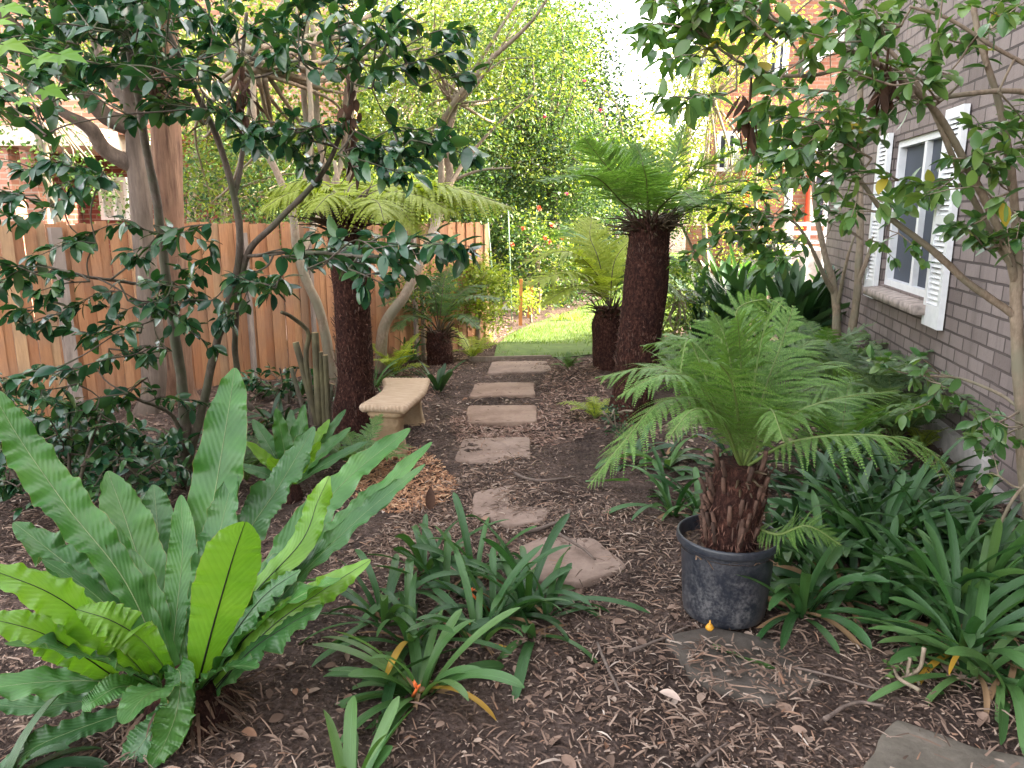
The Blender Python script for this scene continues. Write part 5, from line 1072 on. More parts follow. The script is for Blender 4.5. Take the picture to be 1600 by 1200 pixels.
tw.build("trunk", M_STEM_D, mp); mb.build("foliage", M_MAPLE, mp)

# ------------------------------------------------------------------ the two big trunks by the fence
M_BARK_G = bark_mat("grey_bark", (.07, .05, .04), (.20, .15, .12), (1, 1, .14), 22, .9, 1.0, (.115, .085, .066), .02)
M_BARK_B = bark_mat("stringy_brown_bark", (.12, .06, .04), (.34, .20, .13), (1, 1, .08), 34, .9, 1.0, (.26, .14, .09), .03)
M_FOL = {}
def fol(name, cols, tr=.3, tint=(1.5, 1.5, .5), rough=.5):
    M_FOL[name] = leaf_mat(name, cols, rough, .35, tr, tint); return M_FOL[name]
F_MID = fol("foliage_mid", [(.035, .085, .02), (.06, .125, .028), (.10, .17, .04)])
F_YEL = fol("foliage_yellow", [(.10, .16, .025), (.16, .22, .04), (.24, .28, .07)], .4)
F_DARK = fol("foliage_dark", [(.015, .045, .016), (.028, .07, .022), (.045, .10, .03)], .2)
F_BLUE = fol("foliage_bluegreen", [(.035, .075, .045), (.05, .10, .06), (.08, .14, .075)], .25)
F_LIME = fol("foliage_lime", [(.16, .24, .03), (.24, .32, .05), (.32, .38, .08)], .4)
F_PALE = fol("foliage_pale", [(.14, .17, .06), (.2, .22, .09), (.26, .26, .12)], .4)
def crown(parent, blobs, seed, mats, leaf=.06, per=34, name="crown", limbs=None, limb_mat=None, tpl=LEAF6, spread=.16, trunk_top=None):
    "leaf clusters through ellipsoids: (centre, radii, number of clusters)"
    rg = np.random.default_rng(seed); mats = mats if isinstance(mats, list) else [mats]
    mb = MB(); lb = MB(); used = False
    for c_, r, n in blobs:
        c_ = np.asarray(c_, float); r = np.asarray(r, float)
        d = nrm(rg.normal(size=(n, 3))); u = rg.random(n) ** .45; bump_ = 1 + .28 * vnoise(d * 2.2 + c_, seed); cl = c_ + d * r * (u * bump_)[:, None]
        s = spread * rg.uniform(.6, 1.5, n); N = rg.integers(int(per * .4), int(per * 1.5), n)
        P = np.repeat(cl, N, 0) + rg.normal(size=(N.sum(), 3)) * np.repeat(s, N)[:, None] * [1, 1, .75]
        ax = nrm(rg.normal(size=P.shape) * [1, 1, .55] + np.repeat(d, N, 0) * .5 + [0, 0, -.25]); nn = rg.normal(size=P.shape) * .7 + [0, 0, .8]
        sc = leaf * rg.uniform(.6, 1.3, len(P)); mi = np.repeat(rg.integers(0, len(mats), n), N) if len(mats) > 1 else np.zeros(len(P), int)
        for q in range(len(mats)):
            k = mi == q; mb.scatter(tpl, P[k], ax[k], nn[k], sc[k], q)
        if trunk_top is not None:
            for e in cl[: max(5, n // 9)]:
                used = True; t0 = trunk_top + rg.normal(0, .05, 3); m_ = t0 * .45 + e * .55 + rg.normal(0, .12, 3) * np.linalg.norm(e - t0); L = np.linalg.norm(e - t0)
                lb.tube(smooth([t0, m_, e], 10), np.linspace(min(.012 * L + .006, .05), .005, 10), 6)
    mb.build(name, mats, parent)
    if used: lb.build("limbs", limb_mat or M_STEM_L, parent)
tg = at(225, 655, 5.75); tg[2] = float(gz(tg[0], tg[1]))
t1 = thing("grey_trunk_tree", tg, "thick grey-barked tree trunk forking in front of the fence behind the thin camellia stems", "tree")
mb = MB(); Yg = 5.75
P = smooth([tg - [0, 0, .1], at(240, 600, Yg), at(233, 480, Yg), at(222, 340, Yg), at(213, 240, Yg), at(207, 140, Yg - .05), at(200, 20, Yg - .1), at(190, -160, Yg - .1)], 70); mb.tube(P, np.interp(np.linspace(0, 1, 70), [0, .1, .5, 1], [.125, .092, .07, .058]), 28, bump=.09, seed=2); mb.build("trunk", M_BARK_G, t1)
mb = MB()
for st in ([(212, 200, Yg, .065), (170, 185, Yg - .1, .06), (135, 150, Yg - .2, .052), (105, 125, Yg - .3, .045), (60, 80, Yg - .4, .05), (0, 20, Yg - .5, .04)], [(210, 260, Yg, .06), (165, 235, Yg - .1, .055), (140, 200, Yg - .2, .045), (90, 170, Yg - .3, .03), (30, 120, Yg - .3, .02)], [(212, 180, Yg, .05), (185, 140, Yg + .2, .045), (165, 110, Yg + .4, .04), (140, 40, Yg + .5, .03)]):
    P = smooth([at(x, y, Y) for x, y, Y, r in st], 30); mb.tube(P, np.interp(np.linspace(0, 1, 30), np.linspace(0, 1, len(st)), [q[3] for q in st]), 14, bump=.1, seed=4)
mb.build("limbs", M_BARK_G, t1)
crown(t1, [(at(60, -20, 5.2), (1.0, .8, .6), 60), (at(210, -160, 5.5), (1.3, 1, .7), 60)], 71, F_DARK, .075, 30)
tb_ = at(283, 640, 6.15); tb_[2] = float(gz(tb_[0], tb_[1]))
t2 = thing("stringybark_tree", tb_, "straight reddish-brown stringy-barked trunk standing tight behind the grey trunk", "tree")
mb = MB(); Yg = 6.1
P = smooth([tb_ - [0, 0, .1], at(279, 580, Yg), at(270, 450, Yg), at(263, 300, Yg), at(258, 150, Yg), at(255, 0, Yg), at(252, -200, Yg)], 60); mb.tube(P, np.interp(np.linspace(0, 1, 60), [0, .1, 1], [.19, .115, .10]), 28, bump=.07, seed=6); mb.build("trunk", M_BARK_B, t2)
crown(t2, [(at(260, -260, 6.1), (1.3, 1.0, .6), 60)], 72, F_DARK, .075, 30, trunk_top=P[-1], limb_mat=M_BARK_B)

# cut-back stump of stems beside the dark fern trunk
sb = gp(505, 668); sb[2] = float(gz(sb[0], sb[1])); Ys = sb[1]
st_ = thing("cut_back_shrub", sb, "cluster of sawn-off green and brown stems left of the dark fern trunk", "shrub")
M_CUTG = bark_mat("green_stem", (.085, .075, .035), (.15, .13, .07), (1, 1, .3), 30, .85, .7, (.06, .05, .03), .006)
M_CUT = plain("cut_wood", (.42, .30, .17), .85, .2, 20); g_ = None
for x0, x1, y1, r, m in ((498, 462, 535, .030, M_CUTG), (500, 492, 520, .034, M_CUTG), (508, 500, 550, .028, M_CUTG), (514, 508, 555, .026, M_CUTG), (520, 530, 588, .024, M_STEM_D), (490, 480, 575, .03, M_STEM_D), (524, 534, 560, .018, M_CUTG), (505, 520, 600, .022, M_STEM_D), (485, 455, 575, .02, M_STEM_D)):
    mb = MB(); P = smooth([at(x0, 672, Ys), at((x0 * .6 + x1 * .4), (672 + y1) / 2 + 12, Ys), at(x1, y1, Ys + .02)], 12); mb.tube(P, np.linspace(r, r * .8, 12), 12, bump=.08, seed=int(x1)); o_ = mb.build("stem", m, st_)
    e = MB(); d = nrm(P[-1] - P[-2]); e.tube([P[-1] - d * .001, P[-1] + d * .003], r * .78, 12); e.build("cut_end", M_CUT, o_)
mb = MB(); P = smooth([at(490, 660, Ys), at(478, 560, Ys), at(482, 520, Ys), at(455, 495, Ys - .1), at(440, 488, Ys - .2)], 14); mb.tube(P, np.linspace(.022, .012, 14), 10); mb.build("stem", M_CUTG, st_)

# ------------------------------------------------------------------ trees and shrubs beyond
def tree(name, label, base, trunk, blobs, seed, mats, bark=None, cat="tree", group="trees beyond the garden", leaf=.06, per=34, spread=.16, extra=()):
    t_ = thing(name, base, label, cat, group); mb = MB()
    for tr in [trunk] + list(extra):
        P = smooth([q[:3] for q in tr], 10 * len(tr)); P = P + .03 * np.stack([vnoise(P * 2, seed + k) for k in range(3)], 1) * np.linspace(0, 1, len(P))[:, None]; mb.tube(P, np.interp(np.linspace(0, 1, len(P)), np.linspace(0, 1, len(tr)), [q[3] for q in tr]), 10, bump=.08, seed=seed)
    mb.build("trunk", bark or M_STEM_L, t_); crown(t_, blobs, seed, mats, leaf, per, trunk_top=np.array(trunk[-1][:3]), limb_mat=bark or M_STEM_L, spread=spread); return t_
def A(x, y, Y, r): return (*at(x, y, Y), r)
def base_at(px, Y): return np.array([(px - 800) / FPX * Y / 1.0, Y, 0.])
def rad(px, py, dY, Y): return (px / FPX * Y, dY, py / FPX * Y)
# grey multi-stem tree behind the left tree fern, leaning branches to the right
b = base_at(528, 6.75); tree("smooth_stemmed_tree", "tan multi-stemmed tree rising behind the left tree fern crown", b, [(*b, .055), A(518, 570, 6.75, .048), A(500, 490, 6.7, .042), A(478, 440, 6.7, .04), A(462, 390, 6.75, .036), A(455, 340, 6.8, .034), A(430, 270, 6.9, .03), A(400, 200, 7, .026), A(395, 100, 7.2, .022)],
     [(at(380, 40, 8.4), rad(150, 110, 1.0, 8), 110), (at(560, 40, 8.6), rad(140, 110, 1.2, 8.4), 120), (at(330, 270, 8.4), rad(70, 80, .5, 7.6), 46), (at(480, 200, 8.8), rad(110, 90, .6, 8.4), 80)], 201, [F_YEL, F_MID, F_YEL], leaf=.06, spread=.2, per=26,
     extra=([A(520, 600, 6.75, .03), A(530, 540, 6.8, .028), A(545, 500, 6.9, .024), A(540, 380, 7.1, .022), A(520, 250, 7.4, .018)], [A(455, 340, 6.8, .03), A(475, 290, 7, .028), A(485, 180, 7.2, .024), A(478, 60, 7.4, .02)], [A(470, 520, 8, .05), A(510, 330, 8, .035), A(495, 200, 8, .03), A(490, 40, 8, .025)], [A(470, 400, 7.2, .03), A(530, 260, 8.1, .03), A(540, 150, 8.1, .03), A(560, 20, 8.1, .02)], [A(495, 300, 8, .03), A(475, 150, 8, .03), A(485, 0, 8, .02)], [A(545, 300, 8, .03), A(548, 170, 8, .028), A(575, 60, 8.2, .02)]))
b = base_at(590, 7.6); tree("leaning_tree", "tree with a long branch leaning right behind the yellow-green fern crown", b, [(*b, .06), A(600, 510, 7.6, .055), A(635, 455, 7.7, .05), A(668, 380, 8.0, .045), A(700, 290, 9, .05), A(695, 220, 9, .04), A(710, 160, 9, .035)],
     [(at(720, 110, 9.4), rad(150, 110, 1.4, 9.4), 130), (at(820, 40, 9.6), rad(130, 60, 1.2, 9.6), 60), (at(640, 180, 9.6), rad(80, 80, 1, 9.6), 30)], 202, [F_YEL, F_MID], leaf=.055, spread=.2, per=24,
     extra=([A(690, 310, 8.9, .04), A(690, 210, 9, .035), A(705, 165, 8.9, .032), A(760, 100, 8.8, .028), A(830, 30, 8.7, .02), A(870, -30, 8.7, .015)], [A(675, 345, 8.4, .03), A(720, 260, 9.1, .025), A(770, 200, 9.3, .015), A(830, 150, 9.4, .01)], [A(700, 285, 9, .02), A(750, 265, 9, .014), A(800, 262, 9, .008)]))
# big flowering hedge-tree in the middle
b = base_at(860, 14); t_ = tree("flowering_camellia_tree", "large rounded leafy tree with a few pink flowers left of the sky gap", b, [(*b, .14), A(865, 380, 14, .12), A(860, 300, 14, .1), A(855, 240, 14, .08)],
     [(at(850, 200, 14), rad(105, 130, 1.3, 14), 300), (at(760, 240, 13.6), rad(90, 110, 1.2, 13.6), 190), (at(905, 290, 13.4), rad(60, 90, .9, 13.4), 150), (at(820, 80, 14.2), rad(100, 90, 1.2, 14), 160)], 203, [F_MID, F_BLUE, F_YEL, F_MID, F_DARK], leaf=.058, per=64, spread=.22, bark=M_STEM_D)
M_PINK = plain("pink_petal", (.62, .12, .22), .6, .2, 30, island=.3); M_CORAL = plain("coral_petal", (.75, .20, .12), .6, .2, 30, island=.3)
def flowers(parent, pts, m, s, seed):
    rg = np.random.default_rng(seed)
    for x, y, Y in pts:
        mb = MB(); n = 16; d = nrm(rg.normal(size=(n, 3)) + [0, -.8, .3]); mb.scatter(LEAF6, np.repeat([at(x, y, Y)], n, 0), d, rg.normal(size=(n, 3)), np.stack([np.full(n, s * 1.6), np.full(n, s), np.full(n, s)], 1)); mb.build("flower", m, parent)
flowers(t_, [(913, 127, 12.5), (851, 182, 12.4), (938, 172, 12.6), (760, 150, 12.3), (885, 303, 12.3)], M_PINK, .035, 1)
b = base_at(690, 17); tree("backlit_tree", "yellow-green sunlit tree behind the leaning branches", b, [(*b, .15), A(690, 300, 17, .12), A(680, 180, 17, .09), A(680, 100, 17, .07)],
     [(at(640, 150, 17), rad(140, 150, 2, 17), 240), (at(760, 60, 17), rad(120, 110, 2, 17), 200), (at(560, 250, 16), rad(90, 70, 1.5, 16), 110)], 204, [F_YEL, F_MID, F_LIME], leaf=.075, per=46, spread=.35)
b = base_at(900, 20); tree("dark_tree", "tall blue-green tree directly left of the white sky gap", b, [(*b, .2), A(890, 250, 20, .15), A(880, 120, 20, .1)],
     [(at(918, 200, 20), rad(66, 110, 1.5, 20), 240), (at(872, 60, 20), rad(84, 90, 1.5, 20), 190), (at(965, 290, 19), rad(45, 60, 1.2, 19), 50)], 205, [F_BLUE, F_DARK], leaf=.10, per=34, spread=.3)
b = base_at(1010, 34); tree("far_lime_tree", "small bright lime tree far away at the foot of the sky gap", b, [(*b, .2), A(1005, 280, 34, .15), A(1000, 230, 34, .1)],
     [(at(1000, 225, 34), rad(45, 65, 2, 34), 90), (at(1045, 260, 33), rad(40, 50, 2, 33), 60)], 206, [F_LIME, F_YEL], leaf=.2, per=26, spread=.45)
b = base_at(1085, 32); tree("far_gum_tree", "tall thin pale gum tree with airy foliage right of the sky gap", b, [(*b, .22), A(1072, 250, 32, .16), A(1085, 150, 32, .12), A(1095, 60, 32, .08)],
     [(at(1090, 110, 32), rad(75, 70, 2.5, 32), 70), (at(1140, 50, 31), rad(70, 60, 2, 31), 60), (at(1060, 170, 32), rad(40, 35, 2, 32), 22), (at(1120, 200, 31), rad(50, 60, 2, 31), 50)], 207, [F_PALE, F_YEL], leaf=.19, per=16, spread=.5, bark=M_BARK_G)
b = base_at(560, 24); tree("tall_backlit_tree", "tall yellow-green tree filling the sky above the fence's far end", b, [(*b, .25), A(560, 200, 24, .2), A(580, 50, 24, .12)],
     [(at(540, 130, 24), rad(170, 150, 3, 24), 260), (at(700, -10, 25), rad(140, 90, 3, 25), 180), (at(800, 130, 26), rad(110, 130, 3, 26), 220)], 208, [F_YEL, F_MID], leaf=.11, per=46, spread=.5)
b = base_at(1105, 17.5); tree("pale_garden_tree", "slender pale yellow-green tree in front of the red brick house", b, [(*b, .07), A(1100, 330, 17.5, .06), A(1105, 240, 17.5, .05), A(1112, 150, 17.5, .04)],
     [(at(1100, 130, 17.5), rad(60, 90, .8, 17.5), 70), (at(1170, 60, 17), rad(80, 80, .8, 17), 70), (at(1060, 270, 17.5), rad(34, 60, .5, 17.5), 36), (at(1135, 310, 16.5), rad(44, 36, .5, 16.5), 34)], 231, [F_PALE, F_YEL, F_LIME], leaf=.09, per=26, spread=.25)
b = base_at(300, 11); tree("smooth_stemmed_tree", "leafy tree in front of the brick flats between the big trunks and the fern crown", b, [(*b, .08), A(300, 330, 11, .06), A(310, 220, 11, .05), A(320, 120, 11, .03)],
     [(at(310, 150, 11), rad(90, 110, .7, 11), 110), (at(420, 220, 11.2), rad(80, 90, .7, 11.2), 100), (at(130, 60, 11), rad(100, 60, .6, 11), 60)], 232, [F_MID, F_YEL], leaf=.07, per=30, spread=.2)
b = base_at(350, 9.6); tree("fence_shrub", "green shrub showing over the fence right of the two big trunks", b, [(*b, .05), A(350, 340, 9.6, .04), A(350, 310, 9.6, .03)],
     [(at(330, 300, 9.8), rad(75, 70, .7, 9.8), 70), (at(420, 290, 10), rad(80, 80, .7, 10), 60)], 209, [F_MID, F_DARK], cat="shrub", leaf=.06, per=30, spread=.18)
b = base_at(150, 9.4); tree("fence_shrub", "thin leafy shrub in front of the balcony just over the left fence", b, [(*b, .05), A(85, 330, 9, .045), A(70, 250, 9, .035), A(75, 180, 9, .03)],
     [(at(165, 300, 9.6), rad(50, 50, .5, 9.6), 26), (at(90, 230, 9.2), rad(60, 30, .4, 9.2), 14), (at(40, 130, 9), rad(70, 80, .5, 9), 22)], 210, [F_MID], cat="shrub", leaf=.06, per=22, spread=.16, extra=([A(85, 330, 9, .04), A(60, 220, 9, .03), A(20, 160, 9, .02)],))
b = base_at(720, 31); tree("far_screen_tree", "broad dark green tree mass far behind the flowering tree, left half", b, [(*b, .3), A(720, 300, 31, .2), A(720, 240, 31, .15)],
     [(at(640, 250, 31), rad(150, 110, 2, 31), 260), (at(790, 260, 32), rad(140, 110, 2, 32), 260)], 251, [F_MID, F_DARK], leaf=.2, per=46, spread=.5)
b = base_at(900, 30); tree("far_screen_tree", "dark green tree mass far behind the flowering tree, right half", b, [(*b, .3), A(890, 300, 30, .2), A(890, 260, 30, .15)],
     [(at(900, 300, 30), rad(110, 80, 2, 30), 220), (at(480, 280, 29), rad(120, 90, 2, 29), 200)][:1], 252, [F_DARK, F_BLUE], leaf=.2, per=46, spread=.5)
# hedge masses low behind the fence
for k, (px, py, Y, rx, rz, n, m, lab) in enumerate([(480, 330, 11.4, 75, 55, 150, [F_MID, F_DARK], "leafy green shrub over the fence left of the yellow-green fern crown"), (600, 310, 11.8, 80, 60, 170, [F_MID, F_YEL], "leafy shrub over the fence directly behind the yellow-green fern crown"),
        (700, 320, 12.6, 80, 60, 170, [F_DARK, F_MID], "dark leafy shrub over the right end of the fence"), (560, 200, 13.5, 90, 80, 170, [F_YEL, F_MID], "taller yellowish shrub behind the others over the fence")]):
    b = base_at(px, Y); tree("fence_shrub", lab, b, [(*b, .05), A(px, 360, Y, .04), A(px, 330, Y, .03)], [(at(px, py, Y), rad(rx, rz, .7, Y), n)], 240 + k, m, cat="shrub", leaf=.07, per=34, spread=.18)
# hibiscus with coral flowers, yellow shrub, conifer
b = base_at(840, 12.2); h_ = tree("hibiscus", "open shrub dotted with coral-orange flowers behind the bamboo stakes", b, [(*b, .04), A(842, 440, 12.2, .035), A(835, 390, 12.2, .025)],
     [(at(835, 385, 12.3), rad(65, 50, .7, 12.3), 140), (at(800, 440, 12.2), rad(50, 40, .6, 12.2), 40), (at(880, 420, 12.4), rad(50, 50, .6, 12.4), 40)], 211, [F_MID, F_YEL, F_DARK], cat="shrub", group="shrubs beyond the lawn", leaf=.07, per=24, spread=.16)
flowers(h_, [(842, 325, 11.6), (800, 382, 11.5), (817, 357, 11.6), (851, 372, 11.6), (858, 378, 11.5), (878, 372, 11.7), (843, 327, 11.6), (862, 352, 11.7)], M_CORAL, .04, 2)
b = base_at(745, 9.15); tree("golden_shrub", "golden variegated shrub at the far end of the fence", b, [(*b, .03), A(750, 480, 9.15, .025), A(757, 450, 9.15, .02)],
     [(at(765, 440, 9.15), rad(36, 30, .3, 9.15), 60), (at(735, 425, 9.2), rad(26, 20, .25, 9.2), 26), (at(752, 490, 9.1), rad(36, 34, .3, 9.1), 44)], 212, [F_LIME, F_YEL], cat="shrub", group="shrubs beyond the lawn", leaf=.05, per=26, spread=.10)
b = base_at(830, 11.2); tree("golden_shrub", "low yellow-flowered plant behind the two orange stakes", b, [(*b, .02), A(828, 476, 11.2, .02), A(826, 470, 11.2, .015)],
     [(at(822, 468, 11.2), rad(24, 14, .3, 11.2), 22)], 213, [F_LIME], cat="shrub", group="shrubs beyond the lawn", leaf=.05, per=22, spread=.08)
b = base_at(800, 13); tree("dark_shrub", "dark evergreen shrub in the shade at the end of the fence", b, [(*b, .05), A(780, 430, 13, .04), A(780, 400, 13, .03)],
     [(at(775, 390, 13.2), rad(45, 70, .8, 13.2), 160), (at(870, 470, 13.4), rad(70, 30, .6, 13.4), 50)], 214, [F_DARK, F_MID], cat="shrub", group="shrubs beyond the lawn", leaf=.065, per=30, spread=.16)
b = base_at(940, 15.5); tree("dark_shrub", "dark rounded shrub behind the central fern at the lawn's far side", b, [(*b, .06), A(945, 400, 15.5, .05), A(945, 370, 15.5, .04)],
     [(at(935, 360, 15.5), rad(60, 60, .9, 15.5), 150), (at(1000, 350, 17), rad(60, 40, 1, 17), 60)], 215, [F_DARK, F_BLUE], cat="shrub", group="shrubs beyond the lawn", leaf=.08, per=34, spread=.2)
b = base_at(660, 8.3); tree("fine_leaved_shrub", "fine-leaved shrub with reddish tips in front of the far fence palings", b, [(*b, .025), A(660, 480, 8.3, .02), A(655, 440, 8.3, .015)],
     [(at(650, 445, 8.2), rad(60, 42, .35, 8.2), 44), (at(705, 455, 8.6), rad(40, 30, .3, 8.6), 30)], 216, [F_YEL, F_MID], cat="shrub", group="shrubs beyond the lawn", leaf=.04, per=24, spread=.10)
b = base_at(1090, 24); tree("lawn_shrub", "green shrub beside the low brick wall at the back of the far lawn", b, [(*b, .05), A(1065, 350, 24, .04), A(1065, 330, 24, .03)],
     [(at(1060, 325, 24.5), rad(30, 50, 1, 24.5), 50), (at(1120, 320, 23.5), rad(50, 30, .8, 23.5), 40)], 217, [F_MID, F_YEL], cat="shrub", group="shrubs beyond the lawn", leaf=.1, per=26, spread=.25)
b = base_at(1205, 13.5); tree("lawn_shrub", "low light-green shrub in front of the white porch post", b, [(*b, .04), A(1200, 400, 13.5, .03), A(1200, 385, 13.5, .02)],
     [(at(1200, 385, 13.5), rad(36, 26, .5, 13.5), 34), (at(1150, 400, 14), rad(25, 14, .4, 14), 14)], 218, [F_LIME, F_MID], cat="shrub", group="shrubs beyond the lawn", leaf=.06, per=26, spread=.13)
clump((1118, 388), "strappy dark green border clump along the far lawn by the low brick wall", 90, .8, .06, M_STRAP, 90, (.5, 1.4), (.4, 1.4), fans=7, spread=.55)
b = base_at(1190, 14.5); tree("lawn_shrub", "tall airy yellow-green shrub screening the red downpipe of the far house", b, [(*b, .05), A(1185, 370, 14.5, .04), A(1180, 300, 14.5, .03), A(1185, 230, 14.5, .02)],
     [(at(1185, 270, 14.5), rad(48, 70, .5, 14.5), 60), (at(1120, 330, 14.8), rad(40, 50, .5, 14.8), 44), (at(1225, 190, 14.5), rad(44, 50, .4, 14.5), 34)], 233, [F_YEL, F_MID, F_LIME], cat="shrub", group="shrubs beyond the lawn", leaf=.065, per=26, spread=.17)
b = base_at(1050, 8.6); tree("soft_green_shrub", "soft green leafy plant right behind the central fern trunk", b, [(*b, .02), A(1062, 480, 8.6, .015), A(1062, 460, 8.6, .012)],
     [(at(1060, 470, 8.6), rad(36, 50, .4, 8.6), 36), (at(1050, 540, 8.2), rad(30, 30, .3, 8.2), 24)], 219, [F_YEL, F_MID], cat="shrub", group="shrubs beyond the lawn", leaf=.05, per=24, spread=.10)
b = gp(968, 690); b[2] = float(gz(b[0], b[1])); tree("seedling", "tiny dark-leaved seedling in the black soil by the central trunk", b, [(*b, .006), A(962, 665, b[1], .005), A(960, 645, b[1], .004)],
     [(at(958, 655, b[1]), rad(24, 26, .1, 5), 16)], 220, [F_BLUE], cat="seedling", group="seedlings", leaf=.028, per=12, spread=.035)
b = gp(1425, 1075); b[2] = 0; tree("seedling", "tiny green seedling under the clump with orange leaves", b, [(*b, .004), A(1422, 1060, b[1], .003), A(1420, 1045, b[1], .002)],
     [(at(1415, 1055, b[1]), rad(34, 22, .05, 2.4), 8)], 221, [F_MID], cat="seedling", group="seedlings", leaf=.026, per=6, spread=.02)

for k, (px, lab, L) in enumerate([((745, 535), "sparse grass tuft in the red mulch at the lawn's left corner", .22), ((720, 515), "small grass tuft between the young tree fern and the lawn", .2), ((880, 500), "low grass tuft under the arching fern fronds on the lawn", .2)]):
    clump(px, lab, 60, L, .010, M_FERN_Y, 170 + k, (.4, 1.5), (.5, 1.8), 0, fans=6, spread=.14, name="grass_tuft", group="grass tufts")
# bamboo stakes, orange stakes, plant label
M_BAM = plain("green_stake", (.16, .26, .17), .6, .15); M_ORST = plain("orange_timber", (.48, .20, .06), .8, .2, 14, .3)
for (x0, y0, x1, y1, lab) in ((775, 500, 762, 340, "thin green garden stake nearest the fence end"), (800, 500, 794, 330, "thin upright green garden stake in front of the hibiscus"), (818, 470, 796, 325, "leaning green garden stake crossing the upright one"), (838, 462, 838, 310, "tall green garden stake with grassy stems behind the orange stakes")):
    a = gp(x0, y0); p = at(x1, y1, a[1]); mb = MB(); mb.tube([a - [0, 0, .05], (a + p) / 2, p], .010, 7); tag(mb.build("garden_stake", M_BAM, origin=a), lab, "stake", "garden stakes")
for (x0, y0, y1, w_, lab) in ((813, 507, 437, .05, "slim orange timber stake at the lawn edge"), (828, 495, 440, .085, "thicker orange timber stake just behind the slim one")):
    a = gp(x0, y0); h = at(x0, y1, a[1])[2]; mb = MB(); mb.obox(a + [-w_ / 2, 0, -.05], (w_, 0, 0), (0, w_ * .6, 0), (.01, 0, h + .05)); mb.obox(a + [-w_ / 2 + .01 + .002, .002, h], (w_ - .004, 0, 0), (0, w_ * .6 - .004, 0), (0, 0, .006)); tag(mb.build("timber_stake", M_ORST, origin=a, flat=True), lab, "stake", "timber stakes")
a = gp(791, 488); mb = MB(); mb.obox(a + [-.008, 0, -.03], (.016, 0, 0), (0, .006, 0), (0, 0, .13)); mb.add([a + [-.09, -.004, .04], a + [.09, -.004, .04], a + [.04, -.004, .14], a + [-.01, -.004, .15], a + [-.09, .004, .04], a + [.09, .004, .04], a + [.04, .004, .14], a + [-.01, .004, .15]], np.array([[0, 1, 2, 3], [7, 6, 5, 4], [0, 4, 5, 1], [1, 5, 6, 2], [2, 6, 7, 3], [3, 7, 4, 0]]))
tag(mb.build("plant_tag", M_WHITE, origin=a, flat=True), "small white plant tag stuck in the bed at the lawn's left edge", "tag")
b = gp(838, 468); mb = MB(); rg = np.random.default_rng(14)
for k in range(26): strap(mb, b + np.r_[rg.normal(0, .05, 2), 0], rg.uniform(0, 6.28), rg.uniform(1.25, 1.55), rg.uniform(1.0, 1.9), rg.uniform(.05, .5), .018, rg)
tag(mb.build("tall_grass_plant", leaf_mat("reed_green", [(.10, .17, .07), (.15, .22, .10)], .5, .3, .25), origin=b), "tall reedy grass plant standing up in front of the hibiscus", "plant")

# ------------------------------------------------------------------ litter on the ground
stones = [o for o in bpy.data.objects if o.name.startswith("stepping_stone")]
def top_z(p):
    z = gz(p[:, 0], p[:, 1]); return np.where(p[:, 1] < 9, z, 0)
g = G("leaf_litter"); r = g.island(); n1 = g.noise(g.obj(), 60, 3)
c = g.ramp(r, [(0, (.07, .046, .036)), (.22, (.15, .098, .075)), (.45, (.235, .155, .118)), (.65, (.32, .22, .17)), (.84, (.43, .33, .265)), (.94, (.30, .16, .10)), (1, (.58, .49, .42))])
g.col(g.mix(g.math('MULTIPLY', n1, .5), c, (.06, .04, .03))); g.set(Roughness=.85); g.b.inputs['Specular IOR Level'].default_value = .2; M_LITTER = g.m
STRIP = (np.array([[-.5, 0, .0], [.5, 0, .0], [-.5, .33, .10], [.5, .33, .16], [-.45, .66, .08], [.45, .66, .14], [-.2, 1, 0], [.2, 1, .0]], float), [np.array([[0, 1, 3, 2], [2, 3, 5, 4], [4, 5, 7, 6]])])
rg = np.random.default_rng(77); mb = MB()
def litter(n, pix, smin, smax, kind, lift=.004, dens_seed=None):
    P = np.array([gp(*p)[:2] for p in pix]); p = rand_in(P, n * 2, rg)
    if dens_seed is not None: p = p[rg.random(len(p)) < np.clip(.55 + .6 * vnoise(np.c_[p * 2.6, p[:, 0] * 0], dens_seed), .08, 1)]
    dk = np.array([gp(935, 735)[:2]]); keep = rg.random(len(p)) < np.clip((((p - dk) / [.55, .75]) ** 2).sum(1), .12, 1); p = p[keep][:n]; n = len(p)
    az = rg.uniform(0, 6.283, n); d = np.stack([np.sin(az), np.cos(az), rg.normal(0, .16, n)], 1); nr = np.stack([rg.normal(0, .35, n), rg.normal(0, .35, n), np.ones(n)], 1); L = rg.uniform(smin, smax, n) * rg.uniform(.6, 1.2, n)
    pos = np.c_[p, top_z(p) + lift + rg.uniform(0, .012, n)]
    if kind == 'strip': mb.scatter(STRIP, pos, d, nr, np.stack([rg.uniform(.002, .0065, n), L, L * rg.uniform(.2, 1.2, n)], 1))
    elif kind == 'leaf': mb.scatter(LEAF, pos, d, nr, np.stack([L * .9, L, L * rg.uniform(.5, 1.6, n)], 1))
    else: mb.scatter(CHIP, pos, d, nr, np.stack([L * rg.uniform(.3, 1.1, n), L, L * .6], 1))
near_ = [(-60, 1260), (1700, 1260), (1620, 960), (1250, 880), (1000, 800), (900, 700), (700, 740), (560, 860), (300, 860), (-60, 740)]
litter(13000, near_, .015, .08, 'strip', dens_seed=1); litter(420, near_, .03, .07, 'leaf', dens_seed=2); litter(9000, near_, .004, .014, 'leaf', dens_seed=12); litter(900, near_, .012, .03, 'leaf', dens_seed=8); litter(14000, near_, .005, .022, 'chip', dens_seed=3)
mid_ = [(560, 860), (300, 960), (0, 700), (60, 640), (440, 600), (640, 560), (735, 565), (870, 560), (1000, 640), (1060, 800), (900, 820)]
litter(5200, mid_, .02, .08, 'strip', dens_seed=4); litter(1600, mid_, .02, .055, 'leaf', dens_seed=5); litter(6000, mid_, .012, .035, 'chip', dens_seed=6)
